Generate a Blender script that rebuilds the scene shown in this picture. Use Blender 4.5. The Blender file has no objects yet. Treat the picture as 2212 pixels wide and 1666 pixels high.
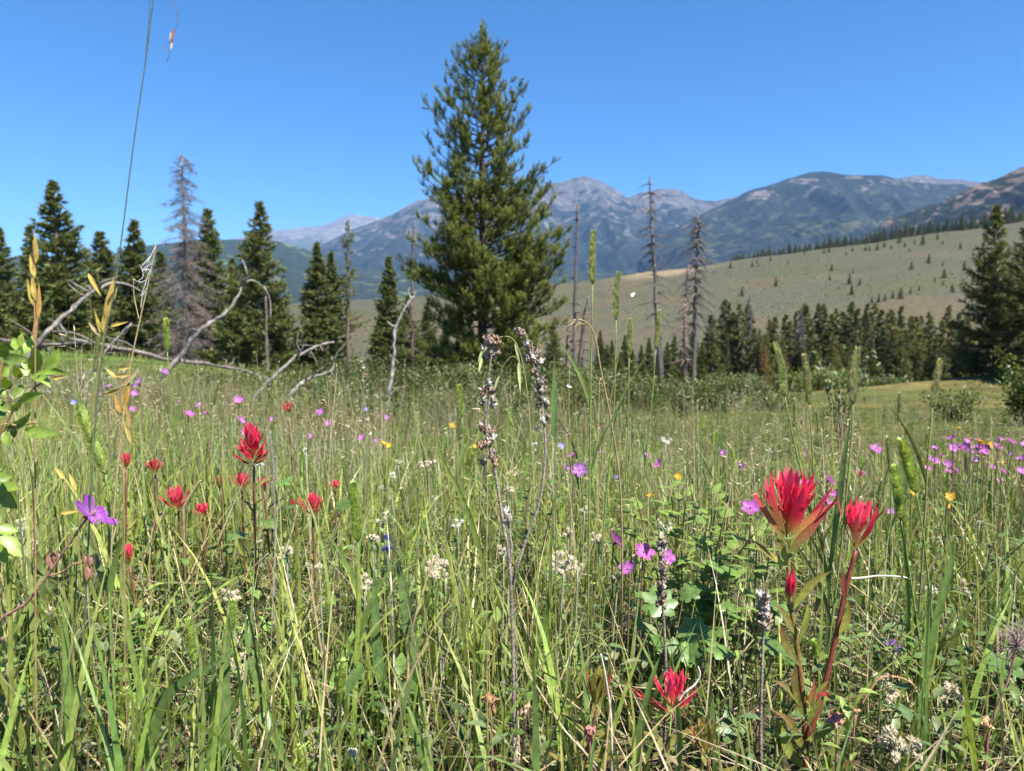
import bpy, math
import numpy as np
from mathutils import Vector

# ------------------------------------------------------------------ camera, sky, sun, exposure
scene = bpy.context.scene
CAMZ, FPX, PITCH = 0.45, 1536.0, math.radians(3.84)
cam_data = bpy.data.cameras.new("camera")
cam = bpy.data.objects.new("camera", cam_data)
scene.collection.objects.link(cam)
cam.location = (0, 0, CAMZ)
cam.rotation_euler = (math.pi / 2 - PITCH, 0, 0)
cam_data.sensor_width = 36.0
cam_data.lens = 25.0
cam_data.clip_start = 0.02
cam_data.clip_end = 60000.0
cam_data.dof.use_dof = True
cam_data.dof.focus_distance = 0.9
cam_data.dof.aperture_fstop = 9.0
scene.camera = cam

SUN_AZ, SUN_EL = math.radians(138), math.radians(56)
world = bpy.data.worlds.new("World")
scene.world = world
world.use_nodes = True
wn = world.node_tree.nodes
wn.clear()
wo = wn.new("ShaderNodeOutputWorld")
bg = wn.new("ShaderNodeBackground")
sky = wn.new("ShaderNodeTexSky")
sky.sky_type = 'NISHITA'
sky.sun_disc = False
sky.sun_elevation = SUN_EL
sky.sun_rotation = SUN_AZ
sky.altitude = 2200
sky.air_density = 1.0
sky.dust_density = 0.0
sky.ozone_density = 5.0
bg.inputs[1].default_value = 0.07
hs_ = wn.new("ShaderNodeHueSaturation")
hs_.inputs["Saturation"].default_value = 1.24
world.node_tree.links.new(sky.outputs[0], hs_.inputs["Color"])
world.node_tree.links.new(hs_.outputs[0], bg.inputs[0])
world.node_tree.links.new(bg.outputs[0], wo.inputs[0])

sun_data = bpy.data.lights.new("sun", 'SUN')
sun_data.energy = 5.0
sun_data.angle = math.radians(0.53)
sun_data.color = (1.0, 0.955, 0.89)
sun = bpy.data.objects.new("sun", sun_data)
scene.collection.objects.link(sun)
sd = Vector((math.cos(SUN_EL) * math.sin(SUN_AZ), math.cos(SUN_EL) * math.cos(SUN_AZ), math.sin(SUN_EL)))
sun.rotation_euler = sd.to_track_quat('Z', 'Y').to_euler()
sun.location = (30, 5, 40)

vs = scene.view_settings
vs.view_transform = 'Standard'
vs.look = 'None'
vs.exposure = 1.58
vs.gamma = 1.0
vs.use_curve_mapping = False
scene.cycles.max_bounces = 8
scene.cycles.diffuse_bounces = 5
scene.cycles.transmission_bounces = 6
scene.cycles.transparent_max_bounces = 4
scene.cycles.volume_bounces = 0
scene.cycles.use_denoising = True

rng = np.random.default_rng(11)
COL = scene.collection
A3 = lambda *a: np.array(a, dtype=float)


# ------------------------------------------------------------------ picture geometry helpers
CA, SA = math.cos(PITCH), math.sin(PITCH)


def pt(x, y, Y):
    """world point at forward distance Y seen at (x, y) of the 2212 x 1666 picture"""
    cx = (x - 1106.0) / FPX
    cy = (833.0 - y) / FPX
    dy = CA + cy * SA
    dz = -SA + cy * CA
    s = Y / dy
    return np.array([cx * s, Y, CAMZ + dz * s])


def proj(P):
    P = np.asarray(P, float)
    y = P[..., 1]
    z = P[..., 2] - CAMZ
    fw = y * CA - z * SA
    up = y * SA + z * CA
    fw = np.maximum(fw, 1e-4)
    return 1106 + FPX * P[..., 0] / fw, 833 - FPX * up / fw, fw


def elev(y):
    cy = (833.0 - np.asarray(y, float)) / FPX
    return (-SA + cy * CA) / (CA + cy * SA)


def _hash(ix, iy, seed):
    h = (ix.astype(np.int64) * 374761393 + iy.astype(np.int64) * 668265263 + seed * 982451653) & 0xffffffff
    h = ((h ^ (h >> 13)) * 1274126177) & 0xffffffff
    return ((h ^ (h >> 16)) & 0xffff) / 65535.0


def vnoise(x, y, seed=0):
    x = np.asarray(x, float)
    y = np.asarray(y, float)
    ix, iy = np.floor(x), np.floor(y)
    fx, fy = x - ix, y - iy
    fx = fx * fx * (3 - 2 * fx)
    fy = fy * fy * (3 - 2 * fy)
    a = _hash(ix, iy, seed)
    b = _hash(ix + 1, iy, seed)
    c = _hash(ix, iy + 1, seed)
    d = _hash(ix + 1, iy + 1, seed)
    return (a * (1 - fx) + b * fx) * (1 - fy) + (c * (1 - fx) + d * fx) * fy


def fbm(x, y, seed=0, octv=5, gain=0.5):
    s, a, t = 0.0, 1.0, 0.0
    for i in range(octv):
        s = s + a * vnoise(x * 2 ** i, y * 2 ** i, seed + i * 17)
        t += a
        a *= gain
    return s / t


def ridged(x, y, seed=0, octv=5):
    s, a, t = 0.0, 1.0, 0.0
    for i in range(octv):
        s = s + a * (1 - np.abs(2 * vnoise(x * 2 ** i, y * 2 ** i, seed + i * 17) - 1))
        t += a
        a *= 0.5
    return s / t


def gz(X, Y):
    """height of the ground"""
    X = np.asarray(X, float)
    Y = np.asarray(Y, float)
    Yp = np.maximum(Y, 0.0)
    u = np.clip(X / (Yp + 5.0), -3, 3)
    xs = 1106 + FPX * u
    z80 = CAMZ + 80 * elev(np.interp(xs, [-600, 0, 600, 1100, 1500, 2212, 3000], [768, 772, 803, 834, 848, 846, 840]))
    z250 = CAMZ + 250 * elev(np.interp(xs, [-600, 0, 600, 1100, 1500, 2212, 3000], [742, 745, 752, 765, 768, 762, 750]))
    z800 = CAMZ + 800 * elev(np.interp(xs, [-1500, 0, 640, 1000, 1280, 1480, 1700, 1900, 2100, 2212, 2700],
                                      [690, 668, 655, 632, 602, 578, 548, 518, 490, 474, 420]))
    z250 = np.minimum(z250, z80 + 8)
    zz = np.where(Yp < 80, z80 * Yp / 80,
         np.where(Yp < 250, z80 + (z250 - z80) * ((Yp - 80) / 170.0) ** 1.25,
         np.where(Yp < 800, z250 + (z800 - z250) * (np.clip(Yp - 250, 0, None) / 550.0),
         z800 - (z800 + 110.0) * np.clip((Yp - 800) / 900.0, 0, 1) ** 1.5)))
    bump = (fbm(X * 0.35 + 5, Y * 0.35, 3, 3) - 0.5) * 0.16 * np.clip(Yp / 3, 0, 1)
    bump = bump + (fbm(X * 0.02, Y * 0.02, 9, 4) - 0.5) * 6.0 * np.clip((Yp - 150) / 300, 0, 1) * np.clip((1100 - Yp) / 300, 0, 1)
    hump = 0.75 * np.exp(-(((X + 19) / 9) ** 2 + ((Y - 30) / 7) ** 2))
    bank = 1.3 * np.exp(-(((X - 30) / 9) ** 2 + ((Y - 42) / 5) ** 2))
    return zz + bump + hump + bank


def ground_hit(x, y, y0=2.0):
    Ys = np.geomspace(y0, 900, 1500)
    P = np.array([pt(x, y, q) for q in Ys])
    below = gz(P[:, 0], P[:, 1]) >= P[:, 2]
    i = int(np.argmax(below)) if below.any() else len(Ys) - 1
    return A3(P[i, 0], P[i, 1], gz(P[i, 0], P[i, 1]))


# ------------------------------------------------------------------ mesh collecting
class M:
    def __init__(self):
        self.v, self.c, self.t, self.q, self.n = [], [], [], [], 0

    def add(self, v, c, tris=None, quads=None):
        v = np.asarray(v, float).reshape(-1, 3)
        c = np.asarray(c, float)
        if c.ndim == 1:
            c = np.broadcast_to(c, (len(v), 3))
        self.v.append(v)
        self.c.append(c.reshape(-1, 3))
        if tris is not None and len(tris):
            self.t.append(np.asarray(tris, np.int64).reshape(-1, 3) + self.n)
        if quads is not None and len(quads):
            self.q.append(np.asarray(quads, np.int64).reshape(-1, 4) + self.n)
        self.n += len(v)

    def mesh(self, name, mat, origin=(0, 0, 0), smooth=True):
        V = np.concatenate(self.v) - np.asarray(origin, float)
        C = np.concatenate(self.c)
        T = np.concatenate(self.t) if self.t else np.zeros((0, 3), np.int64)
        Q = np.concatenate(self.q) if self.q else np.zeros((0, 4), np.int64)
        me = bpy.data.meshes.new(name)
        me.vertices.add(len(V))
        me.vertices.foreach_set("co", V.astype(np.float32).ravel())
        nl = T.size + Q.size
        me.loops.add(nl)
        me.loops.foreach_set("vertex_index", np.concatenate([T.ravel(), Q.ravel()]).astype(np.int32))
        npoly = len(T) + len(Q)
        me.polygons.add(npoly)
        st = np.concatenate([np.arange(len(T)) * 3, T.size + np.arange(len(Q)) * 4]).astype(np.int32)
        me.polygons.foreach_set("loop_start", st)
        me.polygons.foreach_set("use_smooth", np.full(npoly, smooth))
        at = me.color_attributes.new("Col", 'FLOAT_COLOR', 'POINT')
        C4 = np.ones((len(V), 4), np.float32)
        C4[:, :3] = np.clip(C, 0, 1)
        at.data.foreach_set("color", C4.ravel())
        me.update(calc_edges=True)
        me.materials.append(mat)
        return me

    def build(self, name, mat, parent=None, origin=None, smooth=True):
        if self.n == 0:
            return None
        if origin is None:
            origin = tuple(parent.matrix_world.translation) if False else (ORIG.get(parent.name, (0, 0, 0)) if parent else (0, 0, 0))
        o = bpy.data.objects.new(name, self.mesh(name, mat, origin, smooth))
        COL.objects.link(o)
        if parent:
            o.parent = parent
            ORIG[o.name] = origin
        else:
            o.location = origin
        return o


ORIG = {}


def thing(name, label, cat, loc, group=None):
    o = bpy.data.objects.new(name, None)
    o.empty_display_size = 0.05
    COL.objects.link(o)
    o.location = tuple(float(q) for q in loc)
    ORIG[o.name] = tuple(float(q) for q in loc)
    tag(o, label, cat, group)
    return o


def tag(o, label=None, cat=None, group=None, kind=None):
    if label:
        o["label"] = label
    if cat:
        o["category"] = cat
    if group:
        o["group"] = group
    if kind or cat:
        o["kind"] = kind or "thing"
    return o


ORD = ["first", "second", "third", "fourth", "fifth", "sixth", "seventh", "eighth", "ninth", "tenth", "eleventh", "twelfth", "thirteenth", "fourteenth", "fifteenth", "sixteenth",
       "seventeenth", "eighteenth", "nineteenth"]
TENS = ["", "", "twent", "thirt", "fort", "fift", "sixt", "sevent", "eight", "ninet"]


def ordinal(n):
    if n < 20:
        return ORD[n - 1]
    return TENS[n // 10] + ("ieth" if n % 10 == 0 else "y-" + ORD[n % 10 - 1])


def structure(o):
    o["kind"] = "structure"
    return o


def nrm(v):
    v = np.asarray(v, float)
    return v / (np.linalg.norm(v, axis=-1, keepdims=True) + 1e-12)


def spline(P, n):
    P = np.asarray(P, float)
    if len(P) == 2:
        t = np.linspace(0, 1, n)[:, None]
        return P[0] * (1 - t) + P[1] * t
    Q = np.vstack([2 * P[0] - P[1], P, 2 * P[-1] - P[-2]])
    k = len(P) - 1
    s = np.linspace(0, k, n)
    i = np.minimum(s.astype(int), k - 1)
    t = (s - i)[:, None]
    p0, p1, p2, p3 = Q[i], Q[i + 1], Q[i + 2], Q[i + 3]
    return 0.5 * (2 * p1 + (p2 - p0) * t + (2 * p0 - 5 * p1 + 4 * p2 - p3) * t ** 2 + (3 * p1 - p0 - 3 * p2 + p3) * t ** 3)


def tangents(P):
    return nrm(np.gradient(P, axis=0))


def tube(m, P, r, col, sides=6, cap=True):
    P = np.asarray(P, float)
    n = len(P)
    r = np.broadcast_to(np.asarray(r, float), (n,))
    T = tangents(P)
    ref = A3(0, 0, 1) if abs(T[0][2]) < 0.9 else A3(1, 0, 0)
    s = nrm(np.cross(T, ref))
    b = np.cross(T, s)
    a = np.linspace(0, 2 * math.pi, sides, endpoint=False)
    ring = (s[:, None, :] * np.cos(a)[None, :, None] + b[:, None, :] * np.sin(a)[None, :, None]) * r[:, None, None] + P[:, None, :]
    col = np.asarray(col, float)
    if col.ndim == 2:
        col = np.repeat(col, sides, axis=0)
    i = np.arange(n - 1)[:, None] * sides
    j = np.arange(sides)[None, :]
    j2 = (j + 1) % sides
    q = np.stack([i + j, i + j2, i + sides + j2, i + sides + j], -1).reshape(-1, 4)
    tr = []
    if cap:
        for k in range(1, sides - 1):
            tr.append((0, k + 1, k))
            e = (n - 1) * sides
            tr.append((e, e + k, e + k + 1))
    m.add(ring.reshape(-1, 3), col, tr, q)


def strip(m, P, W, S, col, fold=0.0, edgecol=None):
    """leaf like strip: path P, full widths W, side vectors S, a crease along the middle"""
    P = np.asarray(P, float)
    n = len(P)
    W = np.broadcast_to(np.asarray(W, float), (n,))
    S = np.broadcast_to(np.asarray(S, float), (n, 3))
    N = nrm(np.cross(tangents(P), S))
    L = P + S * W[:, None] * 0.5 + N * (fold * W)[:, None]
    R = P - S * W[:, None] * 0.5 + N * (fold * W)[:, None]
    V = np.stack([L, P, R], 1).reshape(-1, 3)
    col = np.asarray(col, float)
    if col.ndim == 1:
        col = np.broadcast_to(col, (n, 3))
    ec = col if edgecol is None else np.asarray(edgecol, float)
    C = np.stack([ec, col, ec], 1).reshape(-1, 3)
    i = np.arange(n - 1)[:, None] * 3
    q = np.concatenate([np.stack([i, i + 1, i + 4, i + 3], -1), np.stack([i + 1, i + 2, i + 5, i + 4], -1)], 1).reshape(-1, 4)
    m.add(V, C, None, q)


def side_of(P, roll=0.0):
    T = tangents(P)
    view = nrm(np.asarray(P) - A3(0, 0, CAMZ))
    s = nrm(np.cross(T, view))
    b = nrm(np.cross(T, s))
    return s * math.cos(roll) + b * math.sin(roll)


def mixc(a, b, t):
    a = np.asarray(a, float)
    b = np.asarray(b, float)
    t = np.asarray(t, float)[..., None]
    return a * (1 - t) + b * t


def leaf_w(n, peak=0.35, p=1.0):
    t = np.linspace(0, 1, n)
    w = np.where(t < peak, np.sin(t / peak * math.pi / 2) ** 0.8, np.cos((t - peak) / (1 - peak) * math.pi / 2) ** p)
    return np.maximum(w, 0.02)


def blob(m, c, r, col, jit=0.12, rgen=None, stretch=(1, 1, 1), rings=5, sides=7):
    rgen = rgen or rng
    th = np.linspace(0.0, math.pi, rings + 2)[1:-1]
    ph = np.linspace(0, 2 * math.pi, sides, endpoint=False)
    g = np.stack([np.sin(th)[:, None] * np.cos(ph), np.sin(th)[:, None] * np.sin(ph), np.repeat(np.cos(th)[:, None], sides, 1)], -1).reshape(-1, 3)
    g = np.vstack([g, [0, 0, 1], [0, 0, -1]])
    g = g * (1 + jit * rgen.standard_normal((len(g), 1))) * np.asarray(stretch) * r + np.asarray(c)
    i = np.arange(rings - 1)[:, None] * sides
    j = np.arange(sides)[None]
    j2 = (j + 1) % sides
    q = np.stack([i + j, i + sides + j, i + sides + j2, i + j2], -1).reshape(-1, 4)
    tr = []
    top, bot = rings * sides, rings * sides + 1
    for k in range(sides):
        tr.append((top, k, (k + 1) % sides))
        e = (rings - 1) * sides
        tr.append((bot, e + (k + 1) % sides, e + k))
    m.add(g, col, tr, q)


def needles(m, P, D, k, length, width, spread, col, rgen, lvar=0.3):
    """k thin triangles at every point P pointing along D with a spread"""
    N = len(P)
    P = np.repeat(P, k, 0)
    D = np.repeat(D, k, 0)
    col = np.repeat(col, k, 0)
    length = np.repeat(np.broadcast_to(length, (N,)), k)
    R = rgen.standard_normal((N * k, 3))
    R = nrm(R - (R * D).sum(1, keepdims=True) * D)
    d = nrm(D + R * spread)
    L = length * (1 + lvar * rgen.uniform(-1, 1, N * k))
    s = nrm(np.cross(d, rgen.standard_normal((N * k, 3)))) * width * 0.5
    V = np.stack([P - s, P + s, P + d * L[:, None]], 1).reshape(-1, 3)
    m.add(V, np.repeat(col, 3, 0), np.arange(N * k * 3).reshape(-1, 3))


def blades(m, base, L, W, az, lean, curl, nseg, c0, c1, twist=None, kink=None):
    N = len(base)
    t = np.linspace(0, 1, nseg + 1)
    th = lean[:, None] + curl[:, None] * t[None] ** 1.6
    ds = L[:, None] / nseg
    dx = np.sin(th) * ds
    dz = np.cos(th) * ds
    rx = np.concatenate([np.zeros((N, 1)), np.cumsum((dx[:, 1:] + dx[:, :-1]) / 2, 1)], 1)
    rz = np.concatenate([np.zeros((N, 1)), np.cumsum((dz[:, 1:] + dz[:, :-1]) / 2, 1)], 1)
    hx, hy = np.cos(az), np.sin(az)
    P = np.stack([base[:, 0:1] + rx * hx[:, None], base[:, 1:2] + rx * hy[:, None], base[:, 2:3] + rz], -1)
    tw = az + math.pi / 2 + (0 if twist is None else twist)
    tw = tw[:, None] + t[None] * 0.8 * np.sign(np.sin(az * 7))[:, None]
    S = np.stack([np.cos(tw), np.sin(tw), np.zeros_like(tw)], -1)
    w = W[:, None] * (np.minimum(1.0, 0.55 + 1.2 * t) * (1 - t ** 2.6) + 0.02)[None]
    Lf = P + S * w[..., None] * 0.5
    Rt = P - S * w[..., None] * 0.5
    V = np.stack([Lf, Rt], 2).reshape(-1, 3)
    C = c0[:, None, :] * (1 - t[None, :, None] ** 2) + c1[:, None, :] * t[None, :, None] ** 2
    C = np.repeat(C[:, :, None, :], 2, 2).reshape(-1, 3)
    o = (np.arange(N) * (nseg + 1) * 2)[:, None]
    i = (np.arange(nseg) * 2)[None]
    q = np.stack([o + i, o + i + 1, o + i + 3, o + i + 2], -1).reshape(-1, 4)
    m.add(V, C, None, q)
    return P[:, -1]


def leaves(m, P, D, Nn, L, W, col, droop=0.3, fold=0.18, lite=False):
    """many small ovate leaves; D direction, Nn rough normal"""
    N = len(P)
    S = nrm(np.cross(D, Nn))
    U = nrm(np.cross(S, D))
    if lite:
        mid = P + D * (L * 0.45)[:, None]
        up = U * (W * 0.22)[:, None]
        V = np.stack([P, mid - S * (W / 2)[:, None] + up, P + D * L[:, None] - U * (L * droop)[:, None], mid + S * (W / 2)[:, None] + up], 1).reshape(-1, 3)
        o = (np.arange(N) * 4)[:, None, None]
        m.add(V, np.repeat(col, 4, 0), (o + np.array([(0, 1, 2), (0, 2, 3)])[None]).reshape(-1, 3))
        return
    ts = np.array([0, 0.28, 0.62, 1.0])
    ws = np.array([0.04, 0.9, 0.8, 0.03])
    rows = []
    for t, w in zip(ts, ws):
        c = P + D * (L * t)[:, None] - U * (L * droop * t * t)[:, None]
        up = U * (W * w * fold)[:, None]
        rows += [c + S * (W * w / 2)[:, None] + up, c, c - S * (W * w / 2)[:, None] + up]
    V = np.stack(rows, 1).reshape(-1, 3)
    q = []
    for r in range(3):
        b = r * 3
        q += [(b, b + 1, b + 4, b + 3), (b + 1, b + 2, b + 5, b + 4)]
    q = (np.arange(N) * 12)[:, None, None] + np.array(q)[None]
    m.add(V, np.repeat(col, 12, 0), None, q.reshape(-1, 4))


# ------------------------------------------------------------------ materials
def new_mat(name):
    mt = bpy.data.materials.new(name)
    mt.use_nodes = True
    nt = mt.node_tree
    nt.nodes.clear()
    out = nt.nodes.new("ShaderNodeOutputMaterial")
    return mt, nt, out


def noise_node(nt, scale, detail=4.0, rough=0.55, coord='pos'):
    g = nt.nodes.new("ShaderNodeNewGeometry")
    nz = nt.nodes.new("ShaderNodeTexNoise")
    nz.inputs["Scale"].default_value = scale
    nz.inputs["Detail"].default_value = detail
    nz.inputs["Roughness"].default_value = rough
    nt.links.new(g.outputs["Position"], nz.inputs["Vector"])
    return nz


def ramp(nt, src, stops):
    r = nt.nodes.new("ShaderNodeValToRGB")
    el = r.color_ramp.elements
    while len(el) < len(stops):
        el.new(0.5)
    for e, (p, c) in zip(el, stops):
        e.position = p
        e.color = (*c, 1) if len(c) == 3 else c
    nt.links.new(src, r.inputs[0])
    return r


def mixn(nt, fac, a, b, mode='MIX'):
    mx = nt.nodes.new("ShaderNodeMix")
    mx.data_type = 'RGBA'
    mx.blend_type = mode
    for sock, val in ((mx.inputs[0], fac), (mx.inputs[6], a), (mx.inputs[7], b)):
        if hasattr(val, "links"):
            nt.links.new(val, sock)
        elif isinstance(val, tuple):
            sock.default_value = (*val, 1)
        else:
            sock.default_value = val
    return mx.outputs[2]


def plant_mat(name, transl=0.35, rough=0.55, spec=0.3, nscale=120.0, namt=0.35, tint=(1.15, 1.1, 0.6), bump=0.0):
    mt, nt, out = new_mat(name)
    at = nt.nodes.new("ShaderNodeAttribute")
    at.attribute_name = "Col"
    nz = noise_node(nt, nscale, 3)
    rp = ramp(nt, nz.outputs[0], [(0.3, (1 - namt,) * 3), (0.7, (1 + namt * 0.5,) * 3)])
    c = mixn(nt, 1.0, at.outputs[0], rp.outputs[0], 'MULTIPLY')
    bs = nt.nodes.new("ShaderNodeBsdfPrincipled")
    bs.inputs["Roughness"].default_value = rough
    bs.inputs["Specular IOR Level"].default_value = spec
    nt.links.new(c, bs.inputs["Base Color"])
    if bump:
        bp = nt.nodes.new("ShaderNodeBump")
        bp.inputs["Strength"].default_value = bump
        bp.inputs["Distance"].default_value = 0.002
        nt.links.new(nz.outputs[0], bp.inputs["Height"])
        nt.links.new(bp.outputs[0], bs.inputs["Normal"])
    if transl > 0:
        tr = nt.nodes.new("ShaderNodeBsdfTranslucent")
        tc = mixn(nt, 1.0, c, tint, 'MULTIPLY')
        nt.links.new(tc, tr.inputs[0])
        mx = nt.nodes.new("ShaderNodeMixShader")
        mx.inputs[0].default_value = transl
        nt.links.new(bs.outputs[0], mx.inputs[1])
        nt.links.new(tr.outputs[0], mx.inputs[2])
        nt.links.new(mx.outputs[0], out.inputs[0])
    else:
        nt.links.new(bs.outputs[0], out.inputs[0])
    return mt


M_GRASS = plant_mat("grass_blade", 0.30, 0.45, 0.4, 90, 0.4, (1.35, 1.3, 0.5))
M_LEAF = plant_mat("leaf", 0.32, 0.42, 0.42, 160, 0.35, (1.3, 1.3, 0.45))
M_STRAW = plant_mat("dry_straw", 0.2, 0.7, 0.2, 150, 0.35, (1.1, 1.0, 0.8))
M_PETAL = plant_mat("petal", 0.42, 0.5, 0.25, 300, 0.22, (1.1, 0.9, 1.0))
M_STEM = plant_mat("stem", 0.08, 0.5, 0.3, 260, 0.4)
M_DRY = plant_mat("dried_pod", 0.05, 0.85, 0.15, 420, 0.75, (1, 1, 1), 0.6)
M_NEEDLE = plant_mat("conifer_needles", 0.26, 0.5, 0.3, 3.0, 0.35, (1.1, 1.1, 0.5))
M_BARK = plant_mat("bark", 0.0, 0.9, 0.1, 18, 0.6, (1, 1, 1), 0.8)
M_DEADWOOD = plant_mat("weathered_wood", 0.0, 0.85, 0.15, 22, 0.7, (1, 1, 1), 0.8)
M_FLUFF = plant_mat("fluffy_flower", 0.3, 0.9, 0.1, 500, 0.25, (1, 1, 0.9))


# ------------------------------------------------------------------ ground sheet
def build_ground():
    ys = np.concatenate([np.linspace(-6, 0.2, 10), np.geomspace(0.4, 12, 70), np.geomspace(12.5, 100, 70), np.geomspace(103, 1100, 130),
                         np.geomspace(1150, 26000, 24)])
    us = np.concatenate([np.linspace(-2.4, -1.0, 10)[:-1], np.linspace(-1.0, 1.0, 181), np.linspace(1.0, 2.4, 10)[1:]])
    Yg, Ug = np.meshgrid(ys, us, indexing='ij')
    Xg = Ug * (np.abs(Yg) + 5.0)
    Zg = gz(Xg, Yg)
    V = np.stack([Xg, Yg, Zg], -1).reshape(-1, 3)
    nY, nU = Yg.shape
    i = np.arange(nY - 1)[:, None] * nU
    j = np.arange(nU - 1)[None]
    q = np.stack([i + j, i + j + 1, i + nU + j + 1, i + nU + j], -1).reshape(-1, 4)
    soil = A3(0.075, 0.062, 0.035)
    green = A3(0.080, 0.092, 0.026)
    lush = A3(0.075, 0.13, 0.02)
    sage = A3(0.066, 0.067, 0.045)
    forest = A3(0.04, 0.055, 0.03)
    y = V[:, 1]
    nz = fbm(V[:, 0] * 0.12, V[:, 1] * 0.12, 21, 4)
    nz2 = fbm(V[:, 0] * 0.012 + 7, V[:, 1] * 0.012, 31, 4)
    c = mixc(soil, green, np.clip((y - 2) / 8, 0, 1))
    rt = np.clip((V[:, 0] / np.maximum(y + 5, 1) + 0.02) * 6, 0, 1) * np.clip((y - 3) / 5, 0, 1)
    c = mixc(c, mixc(A3(0.072, 0.078, 0.024), A3(0.115, 0.10, 0.034), np.clip((nz - 0.42) * 5, 0, 1)), rt)
    c = mixc(c, A3(0.15, 0.13, 0.045), 0.6 * np.clip((nz - 0.5) * 3.0, 0, 0.7) * np.clip((y - 3) / 6, 0, 1))
    hump = np.exp(-(((V[:, 0] + 21) / 6) ** 2 + ((V[:, 1] - 30) / 6) ** 2))
    c = mixc(c, lush, np.clip(hump * 1.4, 0, 1))
    c = mixc(c, sage, np.clip((y - 105) / 60, 0, 1))
    hill = np.clip((y - 200) / 60, 0, 1)
    c = mixc(c, A3(0.085, 0.072, 0.045), np.clip((nz2 - 0.54) * 5, 0, 0.75) * hill)
    c = mixc(c, A3(0.062, 0.068, 0.034), np.clip((0.44 - nz2) * 5, 0, 0.7) * hill)
    bare = np.exp(-(((V[:, 0] / np.maximum(y, 1) - 0.21) / 0.05) ** 2 + ((y - 760) / 55) ** 2))
    c = mixc(c, A3(0.20, 0.155, 0.095), np.clip(bare * 1.5, 0, 0.9))
    c = mixc(c, forest, np.clip((y - 900) / 200, 0, 1))
    m = M()
    m.add(V, c, None, q)
    mt, nt, out = new_mat("meadow_ground")
    at = nt.nodes.new("ShaderNodeAttribute")
    at.attribute_name = "Col"
    n1 = noise_node(nt, 0.55, 6, 0.7)
    n2 = noise_node(nt, 22.0, 5, 0.7)
    r1 = ramp(nt, n1.outputs[0], [(0.34, (0.42, 0.46, 0.44)), (0.5, (1, 1, 1)), (0.64, (1.45, 1.38, 1.2))])
    r2 = ramp(nt, n2.outputs[0], [(0.3, (0.5, 0.5, 0.5)), (0.7, (1.4, 1.35, 1.25))])
    c1 = mixn(nt, 1.0, at.outputs[0], r1.outputs[0], 'MULTIPLY')
    c2 = mixn(nt, 0.8, c1, r2.outputs[0], 'MULTIPLY')
    bs = nt.nodes.new("ShaderNodeBsdfPrincipled")
    bs.inputs["Roughness"].default_value = 0.95
    bs.inputs["Specular IOR Level"].default_value = 0.1
    bp = nt.nodes.new("ShaderNodeBump")
    bp.inputs["Strength"].default_value = 0.6
    bp.inputs["Distance"].default_value = 0.35
    nt.links.new(n1.outputs[0], bp.inputs["Height"])
    nt.links.new(bp.outputs[0], bs.inputs["Normal"])
    nt.links.new(c2, bs.inputs["Base Color"])
    nt.links.new(bs.outputs[0], out.inputs[0])
    structure(m.build("ground", mt))


build_ground()


# ------------------------------------------------------------------ mountains
def mountain_mat(name, forest, rock, scree, meadow, s_big, s_small, rock_cut, stretch=1.0):
    """forest cover broken by rock, scree chutes and meadows; Col.r = how rocky, Col.g = how grassy"""
    mt, nt, out = new_mat(name)
    at = nt.nodes.new("ShaderNodeAttribute")
    at.attribute_name = "Col"
    sep = nt.nodes.new("ShaderNodeSeparateColor")
    nt.links.new(at.outputs[0], sep.inputs[0])
    nb = noise_node(nt, s_big, 7, 0.65)
    ns = noise_node(nt, s_small, 5, 0.7)
    nm = noise_node(nt, s_big * 1.7, 6, 0.62)

    def math_(op, a, b):
        k = nt.nodes.new("ShaderNodeMath")
        k.operation = op
        for s_, v_ in ((k.inputs[0], a), (k.inputs[1], b)):
            if hasattr(v_, "links"):
                nt.links.new(v_, s_)
            else:
                s_.default_value = v_
        return k.outputs[0]
    fr = math_('ADD', math_('MULTIPLY', sep.outputs[0], 0.55), math_('MULTIPLY', nb.outputs[0], 1.0))
    rr = ramp(nt, fr, [(rock_cut, (0, 0, 0)), (rock_cut + 0.05, (1, 1, 1))])
    fm = math_('ADD', math_('MULTIPLY', sep.outputs[1], 0.16), math_('MULTIPLY', nm.outputs[0], 1.0))
    rm = ramp(nt, fm, [(0.60, (0, 0, 0)), (0.68, (0.85, 0.85, 0.85))])
    fcol = ramp(nt, ns.outputs[0], [(0.3, tuple(0.6 * q for q in forest)), (0.7, tuple(1.5 * q for q in forest))])
    rcol = ramp(nt, ns.outputs[0], [(0.25, tuple(0.55 * q for q in rock)), (0.5, rock), (0.72, scree)])
    c1 = mixn(nt, rm.outputs[0], fcol.outputs[0], meadow)
    c2 = mixn(nt, rr.outputs[0], c1, rcol.outputs[0])
    bs = nt.nodes.new("ShaderNodeBsdfPrincipled")
    bs.inputs["Roughness"].default_value = 0.95
    bs.inputs["Specular IOR Level"].default_value = 0.05
    nt.links.new(c2, bs.inputs["Base Color"])
    nt.links.new(bs.outputs[0], out.inputs[0])
    return mt


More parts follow.
